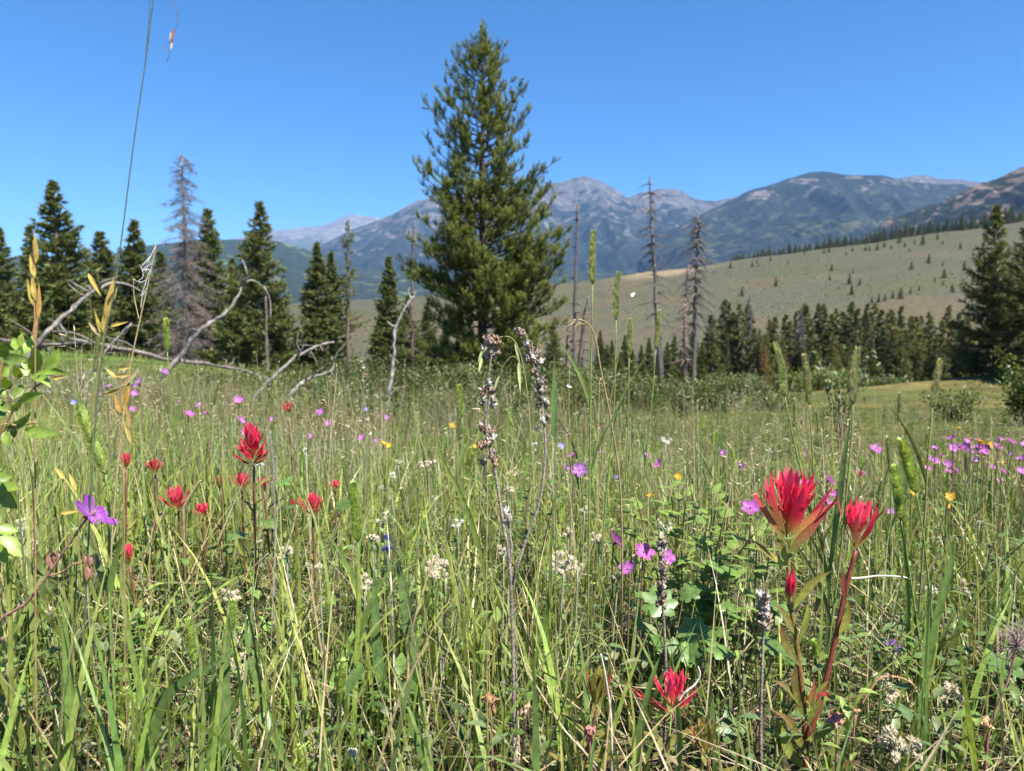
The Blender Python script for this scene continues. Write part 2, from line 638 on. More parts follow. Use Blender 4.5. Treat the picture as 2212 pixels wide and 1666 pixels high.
def mountain(name, sky_px, D, run, foot_y, mat, seed, rough=0.10, gully=2.0, rock_hi=0.7, ns=260, nt_=70, grass=0.25, back=0.5, meadow_zone=None):
    sky_px = np.array(sky_px, float)
    xs = np.linspace(sky_px[0, 0], sky_px[-1, 0], ns)
    ysk = np.interp(xs, sky_px[:, 0], sky_px[:, 1])
    u = (xs - 1106) / FPX
    X0 = u * D
    Zc = CAMZ + D * elev(ysk)
    span = X0[-1] - X0[0]
    prof = (fbm(X0 / span * 14, X0 * 0 + seed, seed, 5) - 0.5) * 0.05 * (Zc.max() - Zc.min() + 100)
    Zc = Zc + prof
    Zf = CAMZ + (D - run) * elev(foot_y)
    tt = np.concatenate([np.linspace(-back, -0.02, 14), np.linspace(0, 1, nt_) ** 1.15])
    T, Xg = np.meshgrid(tt, X0, indexing='ij')
    Zcg = np.broadcast_to(Zc, T.shape)
    ta = np.abs(T)
    Yg = D - T * run
    Xw = Xg * (Yg / D) ** 0.5
    base = Zcg + (Zf - Zcg) * np.clip(ta, 0, 1) ** 0.85
    H = np.maximum(Zcg - Zf, 10)
    g = ridged(Xw / run * gully * 3 + fbm(Xw / run * 2, Yg / run * 2, seed + 5, 3) * 1.6, Yg / run * gully * 0.7, seed, 5) - 0.72
    env = np.clip(ta * 4, 0, 1) * np.clip((1.02 - ta) * 3, 0, 1)
    Z = base + H * rough * g * 2.6 * env + H * rough * 0.4 * (fbm(Xw / run * 30, Yg / run * 30, seed + 9, 4) - 0.5) * np.clip(ta * 8, 0.15, 1)
    V = np.stack([Xw, Yg, Z], -1)
    rel = np.clip((Z - Zf) / (Zc.max() - Zf + 1), 0, 1)
    steep = np.clip(g * 1.6 + 0.3, 0, 1)
    C = np.zeros(V.shape)
    C[..., 0] = np.clip(rock_hi * rel ** 1.6 + 0.10 * steep, 0, 1)
    C[..., 1] = grass * (1 - np.abs(rel - 0.45) * 1.6).clip(0, 1)
    nT, nX = T.shape
    i = np.arange(nT - 1)[:, None] * nX
    j = np.arange(nX - 1)[None]
    q = np.stack([i + j, i + nX + j, i + nX + j + 1, i + j + 1], -1).reshape(-1, 4)
    m = M()
    m.add(V.reshape(-1, 3), C.reshape(-1, 3), None, q)
    structure(m.build(name, mat))


FOREST = (0.013, 0.017, 0.016)
mm_far = mountain_mat("bare_far_peaks", (0.05, 0.06, 0.05), (0.10, 0.088, 0.084), (0.18, 0.165, 0.157), (0.058, 0.062, 0.033), 0.0016, 0.006, 0.62)
mm_main = mountain_mat("rocky_forested_massif", FOREST, (0.060, 0.055, 0.053), (0.17, 0.157, 0.148), (0.041, 0.045, 0.025), 0.0050, 0.014, 0.645)
mm_round = mountain_mat("forested_mountain", FOREST, (0.082, 0.07, 0.064), (0.18, 0.155, 0.14), (0.050, 0.053, 0.028), 0.0055, 0.015, 0.68)
mm_cliff = mountain_mat("cliff_mountain", FOREST, (0.095, 0.074, 0.063), (0.155, 0.122, 0.104), (0.06, 0.06, 0.035), 0.012, 0.03, 0.60)
mm_low = mountain_mat("low_forest_hills", (0.018, 0.026, 0.020), (0.14, 0.13, 0.10), (0.2, 0.18, 0.14), (0.10, 0.12, 0.05), 0.004, 0.014, 1.2)

mountain("mountain_range", [(300, 560), (480, 520), (560, 508), (600, 498), (640, 495), (700, 488), (735, 474), (765, 463), (790, 468), (815, 468), (860, 485), (950, 520), (1080, 560)],
         15000, 4500, 560, mm_far, 41, rough=0.10, gully=2.2, rock_hi=0.9, ns=240)
mountain("mountain_massif", [(560, 600), (640, 560), (700, 528), (760, 500), (830, 470), (880, 443), (910, 430), (980, 418), (1060, 412), (1120, 408), (1180, 396), (1212, 393),
                      (1240, 384), (1262, 380), (1290, 388), (1318, 402), (1352, 427), (1380, 416), (1420, 410), (1462, 409), (1490, 425), (1520, 433), (1560, 428),
                      (1640, 425), (1720, 450)],
         9500, 4200, 640, mm_main, 52, rough=0.12, gully=2.6, rock_hi=0.55, ns=340, nt_=84)
mountain("mountain_peak", [(1840, 410), (1900, 394), (1950, 380), (1980, 378), (2010, 386), (2060, 388), (2100, 393), (2150, 405), (2300, 420)],
         8200, 2500, 560, mm_main, 63, rough=0.10, gully=2.0, rock_hi=0.7, ns=160, nt_=40)
mountain("mountain_dome", [(1380, 560), (1440, 500), (1500, 466), (1556, 436), (1600, 416), (1650, 398), (1700, 381), (1740, 371), (1765, 370), (1800, 377), (1850, 378), (1895, 377),
                      (1940, 388), (2000, 396), (2060, 396), (2100, 400), (2180, 420), (2400, 430)],
         6200, 2900, 640, mm_round, 74, rough=0.10, gully=2.2, rock_hi=0.22, ns=340, nt_=84, grass=0.62)
mountain("cliff_mountain", [(1700, 580), (1780, 540), (1860, 505), (1905, 478), (1960, 455), (2030, 432), (2085, 408), (2130, 385), (2180, 360), (2225, 340), (2320, 300), (2500, 270)],
         2500, 900, 600, mm_cliff, 85, rough=0.13, gully=2.6, rock_hi=0.30, ns=300, nt_=90, grass=0.1)
mountain("forested_hills", [(-500, 590), (-200, 570), (0, 562), (150, 552), (250, 548), (330, 530), (430, 518), (530, 516), (600, 520), (680, 545), (760, 575), (860, 592), (1000, 590),
                        (1200, 585), (1400, 590), (1600, 590)],
         4800, 2600, 700, mm_low, 96, rough=0.07, gully=2.5, rock_hi=0.1, ns=300, nt_=60, grass=0.2)

# ------------------------------------------------------------------ haze
HAZE_ON = True
if HAZE_ON:
    m = M()
    x0, x1, y0, y1, z0, z1 = -24000, 24000, -3000, 25500, -140, 2450
    m.add([(x0, y0, z0), (x1, y0, z0), (x1, y1, z0), (x0, y1, z0), (x0, y0, z1), (x1, y0, z1), (x1, y1, z1), (x0, y1, z1)], (1, 1, 1), None,
          [(0, 3, 2, 1), (4, 5, 6, 7), (0, 1, 5, 4), (1, 2, 6, 5), (2, 3, 7, 6), (3, 0, 4, 7)])
    mt, nt, out = new_mat("thin_air_haze")
    pv = nt.nodes.new("ShaderNodeVolumePrincipled")
    pv.inputs["Color"].default_value = (0.28, 0.55, 1.0, 1)
    pv.inputs["Density"].default_value = 3.0e-5
    pv.inputs["Anisotropy"].default_value = 0.0
    nt.links.new(pv.outputs[0], out.inputs["Volume"])
    hz = m.build("haze", mt)
    tag(hz, "thin blue summer haze over the whole valley", "haze", kind="stuff")


# ------------------------------------------------------------------ conifers
def conifer(seed, H, R, style='spruce', nb=None, k=5, nl=0.12, nw=0.035, bare=0.06, col=(0.118, 0.150, 0.054), dens=1.0, prof=None):
    """returns (trunk M, crown M) standing at the origin"""
    rg = np.random.default_rng(seed)
    tr, cr = M(), M()
    hs = np.linspace(0, H, 10)
    bend = np.stack([np.cumsum(rg.normal(0, 0.006 * H, 10)) * 0.5, np.cumsum(rg.normal(0, 0.006 * H, 10)) * 0.5, hs], -1)
    bend[0, :2] = 0
    r0 = 0.014 * H + 0.03
    tube(tr, bend, r0 * (1 - hs / H * 0.93), (0.14, 0.105, 0.085) if style != 'dead' else (0.17, 0.15, 0.142), 7)
    nb = nb or int(H * 27)
    P, D, C, Ls = [], [], [], []
    for i in range(nb):
        f = bare + (1 - bare) * (i + rg.uniform(0, 1)) / nb
        h = H * f
        rad = R * (prof(f) if prof else (1 - f) ** 0.8 * min(1, 0.45 + f * 5)) * rg.uniform(0.62, 1.12)
        rad = max(rad, 0.05 * R)
        if style == 'dead':
            rad *= rg.uniform(0.35, 1.35)
        az = rg.uniform(0, 2 * math.pi)
        ox, oy = np.interp(h, hs, bend[:, 0]), np.interp(h, hs, bend[:, 1])
        ns = 6
        t = np.linspace(0, 1, ns)
        up = (0.75 * f - 0.25) if style != 'dead' else (0.25 * f - 0.25)
        curve = 0.28 if style != 'dead' else -0.35
        out = np.stack([np.cos(az) * t * rad + ox, np.sin(az) * t * rad + oy, h + rad * (up * t + curve * (t ** 2.2)) - 0.05 * rad * np.sin(t * 3)], -1)
        tube(tr, out, (0.010 + 0.012 * rad) * (1 - t * 0.85), (0.12, 0.09, 0.075) if style != 'dead' else (0.16, 0.14, 0.135), 3, False)
        npt = max(3, int(rad / R * 22 * dens))
        tp = rg.uniform(0.03, 1.0, npt) ** 0.85
        pp = np.stack([np.interp(tp, t, out[:, a]) for a in range(3)], -1)
        tang = np.stack([np.interp(tp, t, tangents(out)[:, a]) for a in range(3)], -1)
        sidev = np.stack([-np.sin(az) * np.ones(npt), np.cos(az) * np.ones(npt), np.zeros(npt)], -1)
        sgn = rg.choice([-1, 1], npt)[:, None]
        d = nrm(tang * rg.uniform(0.3, 1, npt)[:, None] + sidev * sgn * rg.uniform(0.1, 0.9, npt)[:, None] + A3(0, 0, 1) * rg.uniform(-0.35, 0.3, npt)[:, None])
        sl = (1 - tp * 0.5) * rad * 0.42 * rg.uniform(0.4, 1.1, npt)
        if style == 'dead':
            d = nrm(d + A3(0, 0, -0.5))
        for a, dd, l in zip(pp, d, sl):
            steps = max(2, int(l / (nl * 0.55)))
            q = np.linspace(0, l, steps)
            droop = A3(0, 0, -0.12 if style == 'spruce' else 0.25)
            pts = a + dd * q[:, None] + droop * (q ** 2 / max(l, 0.05))[:, None]
            P.append(pts)
            D.append(np.repeat(dd[None], steps, 0))
            shade = rg.uniform(0.75, 1.3)
            warm = rg.uniform(0, 0.35)
            C.append(np.repeat((np.array(col) * shade * A3(1 + warm, 1 + 0.3 * warm, 1))[None], steps, 0))
    P, D, C = np.concatenate(P), np.concatenate(D), np.concatenate(C)
    needles(cr, P, D, k, nl, nw, 0.75 if style != 'dead' else 0.9, C, rg)
    top = bend[-1] + np.stack([np.zeros(6), np.zeros(6), np.linspace(-0.9, 0.1, 6) * 0.5], -1)
    needles(cr, top, np.repeat(A3(0, 0, 1)[None], 6, 0), k, nl * 0.8, nw * 0.8, 0.35, np.repeat(np.array(col)[None], 6, 0), rg)
    return tr, cr


def put_tree(name, label, group, proto, x, ybase, ytop, Y, cat="tree", rz=None, wide=1.0, H0=1.0):
    """proto = (trunk mesh, crown mesh) of height H0; stands where the picture shows it"""
    b = pt(x, ybase, Y)
    g = float(gz(b[0], b[1]))
    H = pt(x, ytop, Y)[2] - g
    e = thing(name, label, cat, (b[0], b[1], g - 0.03), group)
    s = H / H0
    e.scale = (s * wide, s * wide, s)
    e.rotation_euler = (0, 0, rng.uniform(0, 6.28) if rz is None else rz)
    for nm, me in zip(("trunk", "crown"), proto):
        o = bpy.data.objects.new(nm, me)
        COL.objects.link(o)
        o.parent = e
    return e


def proto(seed, H, R, **kw):
    mats = kw.pop("mats", (M_BARK, M_NEEDLE))
    t, c = conifer(seed, H, R, **kw)
    return (t.mesh("trunk", mats[0]), c.mesh("crown", mats[1], smooth=False))


# spruces and pines at the meadow edge, left
SP = [proto(201, 9, 1.55, nl=0.17, nw=0.075, k=5, dens=1.15), proto(202, 9, 1.9, nl=0.18, nw=0.075, k=5, dens=1.15), proto(203, 9, 1.25, nl=0.16, nw=0.075, k=5, dens=1.15)]
PN = proto(204, 9, 1.6, style='pine', nb=70, nl=0.16, nw=0.045, k=5, bare=0.30, col=(0.125, 0.145, 0.048),
           prof=lambda f: (1 - f) ** 0.6 * (0.6 + 0.4 * math.sin(f * 23)))
SPR = proto(205, 9, 2.3, nb=230, nl=0.2, nw=0.06, k=6, dens=1.1, bare=0.02, col=(0.120, 0.138, 0.050))
GL = "conifers at the left edge of the meadow"
LEFT = [
    (8, 775, 492, 44, 1, "dark spruce cut by the left edge of the picture", 0.9),
    (78, 778, 488, 40, 2, "slim dark spruce left of the tallest left-hand spruce", 0.9),
    (135, 785, 395, 37, 1, "tallest wide green spruce at the far left", 1.0),
    (225, 780, 503, 44, 0, "small rounded spruce right of the tallest left-hand spruce", 1.2),
    (297, 780, 478, 42, 0, "pointed spruce just left of the dead grey tree", 1.0),
    (352, 782, 545, 46, 2, "short dark spruce half behind the dead grey tree", 1.2),
    (455, 785, 455, 42, 0, "green spruce directly behind the dead grey tree", 1.0),
    (505, 788, 560, 48, 2, "low spruce in the gap right of the dead tree", 1.2),
    (565, 795, 438, 35, 1, "tall dense spruce midway between dead tree and centre", 0.9),
    (692, 800, 525, 36, 2, "slim spruce left of the sparse pine", 1.05),
    (720, 800, 545, 38, 2, "slim spruce squeezed against the sparse pine's trunk", 1.0),
    (845, 815, 555, 44, 2, "narrow spruce behind the pale leaning stick", 1.0),
]
for x, yb, yt, Y, v, lab, w in LEFT:
    put_tree("spruce_tree", lab, GL, SP[v], x, yb, yt, Y, H0=9, wide=w * 1.45)
put_tree("pine_tree", "sparse tufted pine left of the big central pine", GL, PN, 757, 805, 480, 35, H0=9)
put_tree("spruce_tree", "broad dark spruce with spreading skirts near right edge", "dark spruces at the right edge", SPR, 2145, 826, 446, 42, H0=9, wide=1.0)
put_tree("spruce_tree", "dark spruce cut off by the right edge of picture", "dark spruces at the right edge", SPR, 2225, 830, 425, 39, H0=9, wide=1.05)

# dark young conifers low behind the central pine
YX = sorted((1295, 1312, 1338, 1365, 1400, 1418, 1455, 1470, 1495, 1515, 880, 925, 965, 1005, 1110, 1150, 1195, 1322, 1350, 1385, 820, 1440, 640, 610))
for x, yb, yt, Y in ((880, 822, 640, 55), (925, 825, 655, 60), (965, 825, 690, 58), (1005, 826, 700, 62), (1110, 830, 690, 60), (1150, 830, 710, 64), (1195, 832, 700, 62),
                     (1322, 838, 735, 70), (1350, 838, 725, 75), (1385, 840, 745, 78), (820, 815, 690, 60), (1440, 842, 740, 82), (640, 800, 715, 70), (610, 800, 690, 66),
                     (1295, 838, 715, 72), (1312, 838, 745, 66), (1338, 840, 760, 64), (1365, 840, 755, 62), (1400, 842, 730, 80), (1418, 842, 765, 66), (1455, 842, 725, 84), (1470, 842, 755, 70),
                     (1495, 843, 715, 86), (1515, 843, 740, 76)):
    put_tree("spruce_tree", f"young dark conifer low behind the central pine and snags, {ordinal(YX.index(x) + 1)} from left", "young conifers behind the central pine", SP[int(x) % 3], x, yb, yt, Y, H0=9, wide=1.35)

# dead grey tree with drooping twigs
DT = proto(210, 11, 1.55, style='dead', nb=230, nl=0.26, nw=0.013, k=4, dens=1.0, bare=0.05, col=(0.165, 0.150, 0.145), mats=(M_DEADWOOD, M_DEADWOOD),
           prof=lambda f: (1 - f) ** 0.55 * 0.95 + 0.05)
put_tree("dead_tree", "tall grey dead conifer with drooping bare twigs", None, DT, 403, 780, 330, 36, H0=11, wide=1.3)
DT2 = proto(211, 8, 0.95, style='dead', nb=110, nl=0.22, nw=0.03, k=4, dens=1.0, bare=0.05, col=(0.17, 0.155, 0.155), mats=(M_DEADWOOD, M_DEADWOOD))
put_tree("dead_tree", "small grey dead conifer at the left end of the valley stand", None, DT2, 1618, 832, 640, 80, H0=8)
put_tree("dead_tree", "grey-brown dead conifer leaning among the valley stand's green trees", None, DT2, 1725, 835, 665, 84, H0=8, wide=1.5)
DT3 = proto(212, 6, 1.2, style='spruce', nb=70, nl=0.2, nw=0.05, k=4, col=(0.20, 0.12, 0.04))
put_tree("dead_tree", "small rust-orange dying conifer before the valley stand", None, DT3, 1650, 842, 742, 74, H0=6)


# bare snags
def snag(label, path, Y, r0, r1, nbr, seed, col=(0.19, 0.165, 0.155), brl=0.8, droop=-0.3, skew=0.0, name="tree_snag", lo=0.25):
    rg = np.random.default_rng(seed)
    col = tuple(0.72 * q for q in col)
    pts = [pt(x, y, Y) for x, y in path]
    pts[0][2] = gz(pts[0][0], pts[0][1]) - 0.1
    P = spline(pts, 24)
    e = thing(name, label, "dead tree", (P[0][0], P[0][1], P[0][2]), "bare standing snags")
    m = M()
    tube(m, P + rg.normal(0, r0 * 0.10, (24, 3)), np.linspace(r0, r1, 24) * (1 + 0.10 * rg.standard_normal(24)), np.array(col) * (1 + 0.15 * rg.standard_normal((24, 1))), 8)
    m.build("trunk", M_DEADWOOD, e)
    for i in range(int(nbr * 1.7)):
        f = rg.uniform(lo, 0.97)
        a = P[int(f * 23)]
        az = rg.uniform(0, 6.28)
        l = brl * rg.uniform(0.3, 1.0) * (1.1 - f * 0.8)
        d = nrm(A3(math.cos(az), math.sin(az), rg.uniform(-0.4, 0.2)))
        t = np.linspace(0, 1, 6)[:, None]
        q = a + d * l * t + A3(0, 0, droop * l) * t ** 2 + rg.normal(0, 0.02 * l, (6, 3)) * t
        b = M()
        tube(b, q, np.linspace(r1 * 0.8 + 0.004, 0.003, 6), np.array(col) * rg.uniform(0.8, 1.2), 4, False)
        for _ in range(4):
            k = rg.integers(1, 6)
            dd = nrm(d + rg.normal(0, 0.7, 3))
            ql = l * rg.uniform(0.15, 0.4)
            tube(b, np.array([q[k], q[k] + dd * ql * 0.5 + A3(0, 0, -0.05 * ql), q[k] + dd * ql + A3(0, 0, -0.2 * ql)]), [0.006, 0.004, 0.002], np.array(col), 3, False)
        b.build("branch", M_DEADWOOD, e)
    return e


snag("tall thin bare snag rising right of centre above the hillside", [(1432, 840), (1418, 660), (1409, 520), (1403, 378)], 26, 0.10, 0.028, 60, 1, brl=1.5)
snag("grey bare snag right of the tallest one, twiggy all down", [(1498, 842), (1502, 660), (1507, 540), (1508, 458)], 30, 0.11, 0.04, 110, 2, brl=1.4, droop=-0.6)
snag("short reddish snag trunk leaning beside the twiggy grey snag", [(1478, 845), (1481, 700), (1487, 572)], 28, 0.09, 0.045, 40, 3, col=(0.24, 0.175, 0.15), brl=0.7)
snag("slim dark snag just right of the central pine's top half", [(1238, 850), (1241, 700), (1244, 560), (1248, 442)], 24, 0.075, 0.03, 30, 4, col=(0.15, 0.13, 0.125), brl=0.5)
snag("thin snag in front of mountains left of the central pine", [(893, 832), (890, 700), (892, 560), (893, 480)], 20, 0.05, 0.022, 22, 5, col=(0.17, 0.115, 0.10), brl=0.4)
snag("leaning pinkish dead trunk under the central pine's right skirt", [(1240, 860), (1256, 760), (1262, 690), (1273, 640)], 17, 0.07, 0.035, 12, 6, col=(0.23, 0.17, 0.15), brl=0.4)
snag("second pinkish dead trunk left of the leaning one", [(1228, 858), (1226, 780), (1229, 690)], 18, 0.06, 0.03, 12, 7, col=(0.21, 0.15, 0.13), brl=0.5)
snag("pale bark trunk of a dead tree among left spruces", [(578, 800), (576, 740), (574, 640)], 33, 0.09, 0.05, 10, 8, col=(0.19, 0.145, 0.125), brl=0.4)

# ------------------------------------------------------------------ valley stand, hillside trees, crest row
FT = [proto(220 + i, 9, r, nb=120, nl=0.26, nw=0.10, k=4, dens=0.8, bare=0.03, col=c) for i, (r, c) in enumerate(
    ((1.5, (0.105, 0.130, 0.048)), (1.9, (0.122, 0.145, 0.050)), (1.2, (0.090, 0.115, 0.048)), (1.7, (0.145, 0.150, 0.054))))]
FM = "conifers of the valley stand"
stand = []
for x in np.arange(1532, 2100, 13.0):
    stand.append((x + rng.uniform(-6, 6), 834 + rng.uniform(-3, 2), np.interp(x, [1530, 1580, 1650, 1690, 1800, 1900, 2000, 2100], [668, 655, 700, 672, 668, 660, 672, 672]) + rng.uniform(-14, 26), rng.uniform(84, 104)))
NR = len(stand)
for x in np.arange(1525, 2110, 19.0):
    stand.append((x + rng.uniform(-8, 8), 842, np.interp(x, [1530, 1650, 1900, 2100], [715, 740, 725, 735]) + rng.uniform(-28, 30), rng.uniform(74, 84)))
for i, (x, yb, yt, Y) in enumerate(stand):
    put_tree("spruce_tree", f"{'rear' if i < NR else 'front'} row conifer of the valley stand, {ordinal((i if i < NR else i - NR) + 1)} from left", FM, FT[int(rng.integers(0, 4))], x, yb, yt, Y, H0=9, wide=rng.uniform(1.0, 1.6))

HT = [(310, 765, 40), (605, 885, 60), (385, 945, 55), (450, 755, 35), (480, 732, 25), (492, 757, 22), (568, 715, 30), (790, 670, 22), (918, 668, 28), (948, 660, 38), (967, 780, 42),
      (953, 842, 38), (1080, 868, 62), (1147, 872, 38), (1103, 797, 30), (1096, 935, 66), (1100, 655, 32), (1060, 678, 24), (1185, 652, 32), (1210, 652, 30), (1262, 648, 42),
      (1305, 628, 36), (1404, 602, 48), (1440, 626, 34), (1503, 608, 30), (1556, 612, 62), (1650, 577, 40), (1685, 606, 24), (1483, 776, 50), (1595, 730, 55), (1695, 828, 55),
      (1683, 748, 30), (1747, 918, 52), (1690, 874, 30), (1635, 852, 30), (1532, 908, 34), (1475, 930, 40), (1412, 962, 66), (1360, 960, 48), (1270, 985, 55), (800, 806, 18),
      (415, 860, 18), (685, 732, 22), (205, 798, 22), (1225, 985, 40), (1310, 975, 44), (1825, 780, 60), (1800, 640, 40), (1470, 655, 20), (1350, 640, 24), (880, 720, 16), (1010, 900, 18)]
HX = sorted(q[0] + q[1] * 1e-4 for q in HT)
for cx, cy, h in HT:
    x, y = 1474.7 + cx * 0.3333, 325.3 + cy * 0.3333
    b = ground_hit(x, y, 150)
    e = thing("spruce_tree", f"conifer dotted alone on the sagebrush hillside, {ordinal(HX.index(cx + cy * 1e-4) + 1)} from left", "tree", b - A3(0, 0, 0.2), "scattered trees on the sagebrush hillside")
    H = h * 0.3333 / FPX * b[1]
    e.scale = (H / 9 * 1.9, H / 9 * 1.9, H / 9 * 1.12)
    e.rotation_euler[2] = rng.uniform(0, 6)
    for nm, me in zip(("trunk", "crown"), FT[int(rng.integers(0, 3))]):
        o = bpy.data.objects.new(nm, me)
        COL.objects.link(o)
        o.parent = e

for i, x in enumerate(np.concatenate([np.arange(1572, 2240, 3.7), np.arange(1300, 1570, 17)])):
    x = x + rng.uniform(-3, 3)
    Y = 812 + rng.uniform(0, 45)
    u = (x - 1106) / FPX
    X = u * Y
    g = float(gz(X, Y))
    hp = np.interp(x, [1290, 1540, 1600, 1750, 1900, 2100, 2240], [9, 12, 22, 25, 30, 36, 40]) * rng.uniform(0.6, 1.2)
    H = hp / FPX * Y + (800 - Y) * -0.02
    e = thing("spruce_tree", "dark conifer in the row along the hillside's crest", "tree", (X, Y, g - 0.3), "row of conifers along the crest")
    e.scale = (H / 9 * 1.5, H / 9 * 1.5, H / 9)
    e.rotation_euler[2] = rng.uniform(0, 6)
    for nm, me in zip(("trunk", "crown"), FT[int(rng.integers(0, 3))]):
        o = bpy.data.objects.new(nm, me)
        COL.objects.link(o)
        o.parent = e


# ------------------------------------------------------------------ the big central pine
def big_pine():
    rg = np.random.default_rng(77)
    Y = 15.0
    b = pt(1043, 890, Y)
    b[2] = gz(b[0], b[1])
    top = pt(1043, 52, Y)
    H = top[2] - b[2]
    mpx = Y / FPX
    e = thing("pine_tree", "big full green pine standing alone in the middle", "tree", b, None)
    hs = np.linspace(0, H, 16)
    T = np.stack([b[0] + np.interp(hs / H, [0, .3, .5, 1], [0, 0.02, 0.0, 0.0]) + rg.normal(0, 0.012, 16), b[1] + rg.normal(0, 0.012, 16), b[2] + hs], -1)
    m = M()
    tube(m, T, np.interp(hs / H, [0, 0.04, 1], [0.16, 0.125, 0.012]), (0.085, 0.060, 0.048), 10)
    m.build("trunk", M_BARK, e)
    # crown radius in picture px, left and right, against picture height
    yy = [42, 60, 100, 150, 200, 270, 320, 370, 400, 430, 480, 520, 560, 600, 650, 700, 750, 800, 840]
    lf = [5, 11, 28, 44, 62, 108, 104, 98, 124, 142, 132, 124, 158, 172, 160, 150, 130, 105, 50]
    rt = [5, 11, 30, 48, 64, 78, 106, 104, 126, 150, 156, 150, 156, 210, 212, 192, 158, 110, 50]
    prot = []
    limbs, crown = M(), M()
    P, D, C = [], [], []
    nsh = 0
    yc = 852.0
    whorls = []
    while yc > 112:
        whorls.append(yc)
        yc -= rg.uniform(13, 21) * (1.0 if yc > 200 else 0.75)
    up_a = A3(0, 0, 1)
    for yw in whorls:
        h0 = pt(1043, yw, Y)[2] - b[2]
        f = h0 / H
        nbr = int(rg.integers(4, 7))
        a0 = rg.uniform(0, 6.28)
        for kb in range(nbr):
            az = a0 + kb * 2 * math.pi / nbr + rg.normal(0, 0.25)
            ca, sa = math.cos(az), math.sin(az)
            # tips rise above the whorl, so look the radius up a little higher
            rise = np.interp(f, [0, 0.25, 0.6, 1], [0.02, 0.20, 0.42, 0.9])
            rl = np.interp(yw - 12, yy, lf) * mpx
            rr_ = np.interp(yw - 12, yy, rt) * mpx
            rd = 0.5 * (rl + rr_)
            rad = (rr_ * max(ca, 0) ** 2 + rl * max(-ca, 0) ** 2 + rd * sa * sa) * (rg.uniform(0.70, 1.10) if rg.uniform() > 0.15 else rg.uniform(0.4, 0.65))
            org = A3(np.interp(h0, hs, T[:, 0]), np.interp(h0, hs, T[:, 1]), b[2] + h0)
            t = np.linspace(0, 1, 8)
            o2 = A3(ca, sa, 0)
            br = org + o2 * (rad * t)[:, None] + up_a * (rad * (rise * 0.5 * t + rise * 0.5 * t ** 2.4) + rad * 0.10 * t ** 3)[:, None] + rg.normal(0, 0.02, (8, 3)) * t[:, None]
            tube(limbs, br, (0.008 + 0.013 * rad) * (1 - 0.8 * t), (0.10, 0.075, 0.06), 4, False)
            tg = tangents(br)
            sv = A3(-sa, ca, 0)
            # secondary twigs
            n2 = max(3, int(rad * (10.5 if f < 0.55 else 8.5)))
            ks = float(np.interp(f, [0, 0.8, 1], [1, 0.9, 0.6]))
            sec = [(br[-1], tg[-1], (0.12 + 0.04 * rad) * ks, 1.0)]
            for q in range(n2):
                tp = rg.uniform(0.22, 0.97)
                k = tp * 7
                i0 = min(int(k), 6)
                p = br[i0] * (1 - (k - i0)) + br[i0 + 1] * (k - i0)
                sg = 1 if q % 2 else -1
                d = nrm(tg[i0] * rg.uniform(0.5, 1.0) + sv * sg * rg.uniform(0.35, 1.0) + up_a * rg.uniform(0.0, 0.6))
                l = (0.10 + rad * 0.26 * (1 - tp) + 0.04) * rg.uniform(0.7, 1.2) * ks
                sec.append((p, d, l, rg.uniform(0.6, 1.2)))
            shoots = []
            for p, d, l, w in sec:
                nn = max(3, int(l / 0.055))
                shoots.append((p, d, l))
                for z in range(nn):
                    s = rg.uniform(0.55, 1.0) * l
                    dd = nrm(d * 0.8 + rg.normal(0, 0.6, 3) + up_a * 0.5)
                    shoots.append((p + d * s, dd, rg.uniform(0.08, 0.14)))
            tint = rg.uniform(0.85, 1.15)
            for p, d, l in shoots:
                nsh += 1
                ns = max(4, int(l / 0.016))
                q = np.linspace(0.12, 1, ns)
                upc = rg.uniform(0.3, 0.75)
                pts = p + d * (l * q)[:, None] + up_a * (l * upc * q ** 2)[:, None]
                dd = nrm(d[None] + up_a * (2 * upc * q)[:, None])
                P.append(pts)
                D.append(dd)
                s = tint * rg.uniform(0.8, 1.2)
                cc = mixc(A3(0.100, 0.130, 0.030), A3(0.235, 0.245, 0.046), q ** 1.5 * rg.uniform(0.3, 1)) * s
                C.append(cc)
    for yl, hw in ((46, 0), (58, 5), (70, 9), (82, 13), (96, 18), (64, 4)):
        for sg in (-1, 1, 0):
            q = np.linspace(0, 1, 12)
            p = pt(1043 + sg * hw * rg.uniform(0.5, 1), yl + 26, Y + rg.normal(0, 0.06))
            P.append(p + A3(sg * 0.02, 0, 0.24) * q[:, None])
            D.append(np.repeat(nrm(A3(sg * 0.08, 0, 1))[None], 12, 0))
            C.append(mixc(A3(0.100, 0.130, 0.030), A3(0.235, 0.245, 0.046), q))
    P, D, C = np.concatenate(P), np.concatenate(D), np.concatenate(C)
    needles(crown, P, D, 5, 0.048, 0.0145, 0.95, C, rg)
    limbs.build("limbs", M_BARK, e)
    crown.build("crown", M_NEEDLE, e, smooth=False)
    for (x, y) in ((1050, 447), (1058, 470), (1035, 690)):
        c = M()
        p = pt(x, y, Y - 0.35)
        blob(c, p, 0.055, (0.26, 0.11, 0.06), 0.1, rg, (0.8, 0.8, 1.2))
        c.build("cone", M_BARK, e)
    print("pine shoots", nsh, "needle tris", len(P) * 5)


big_pine()


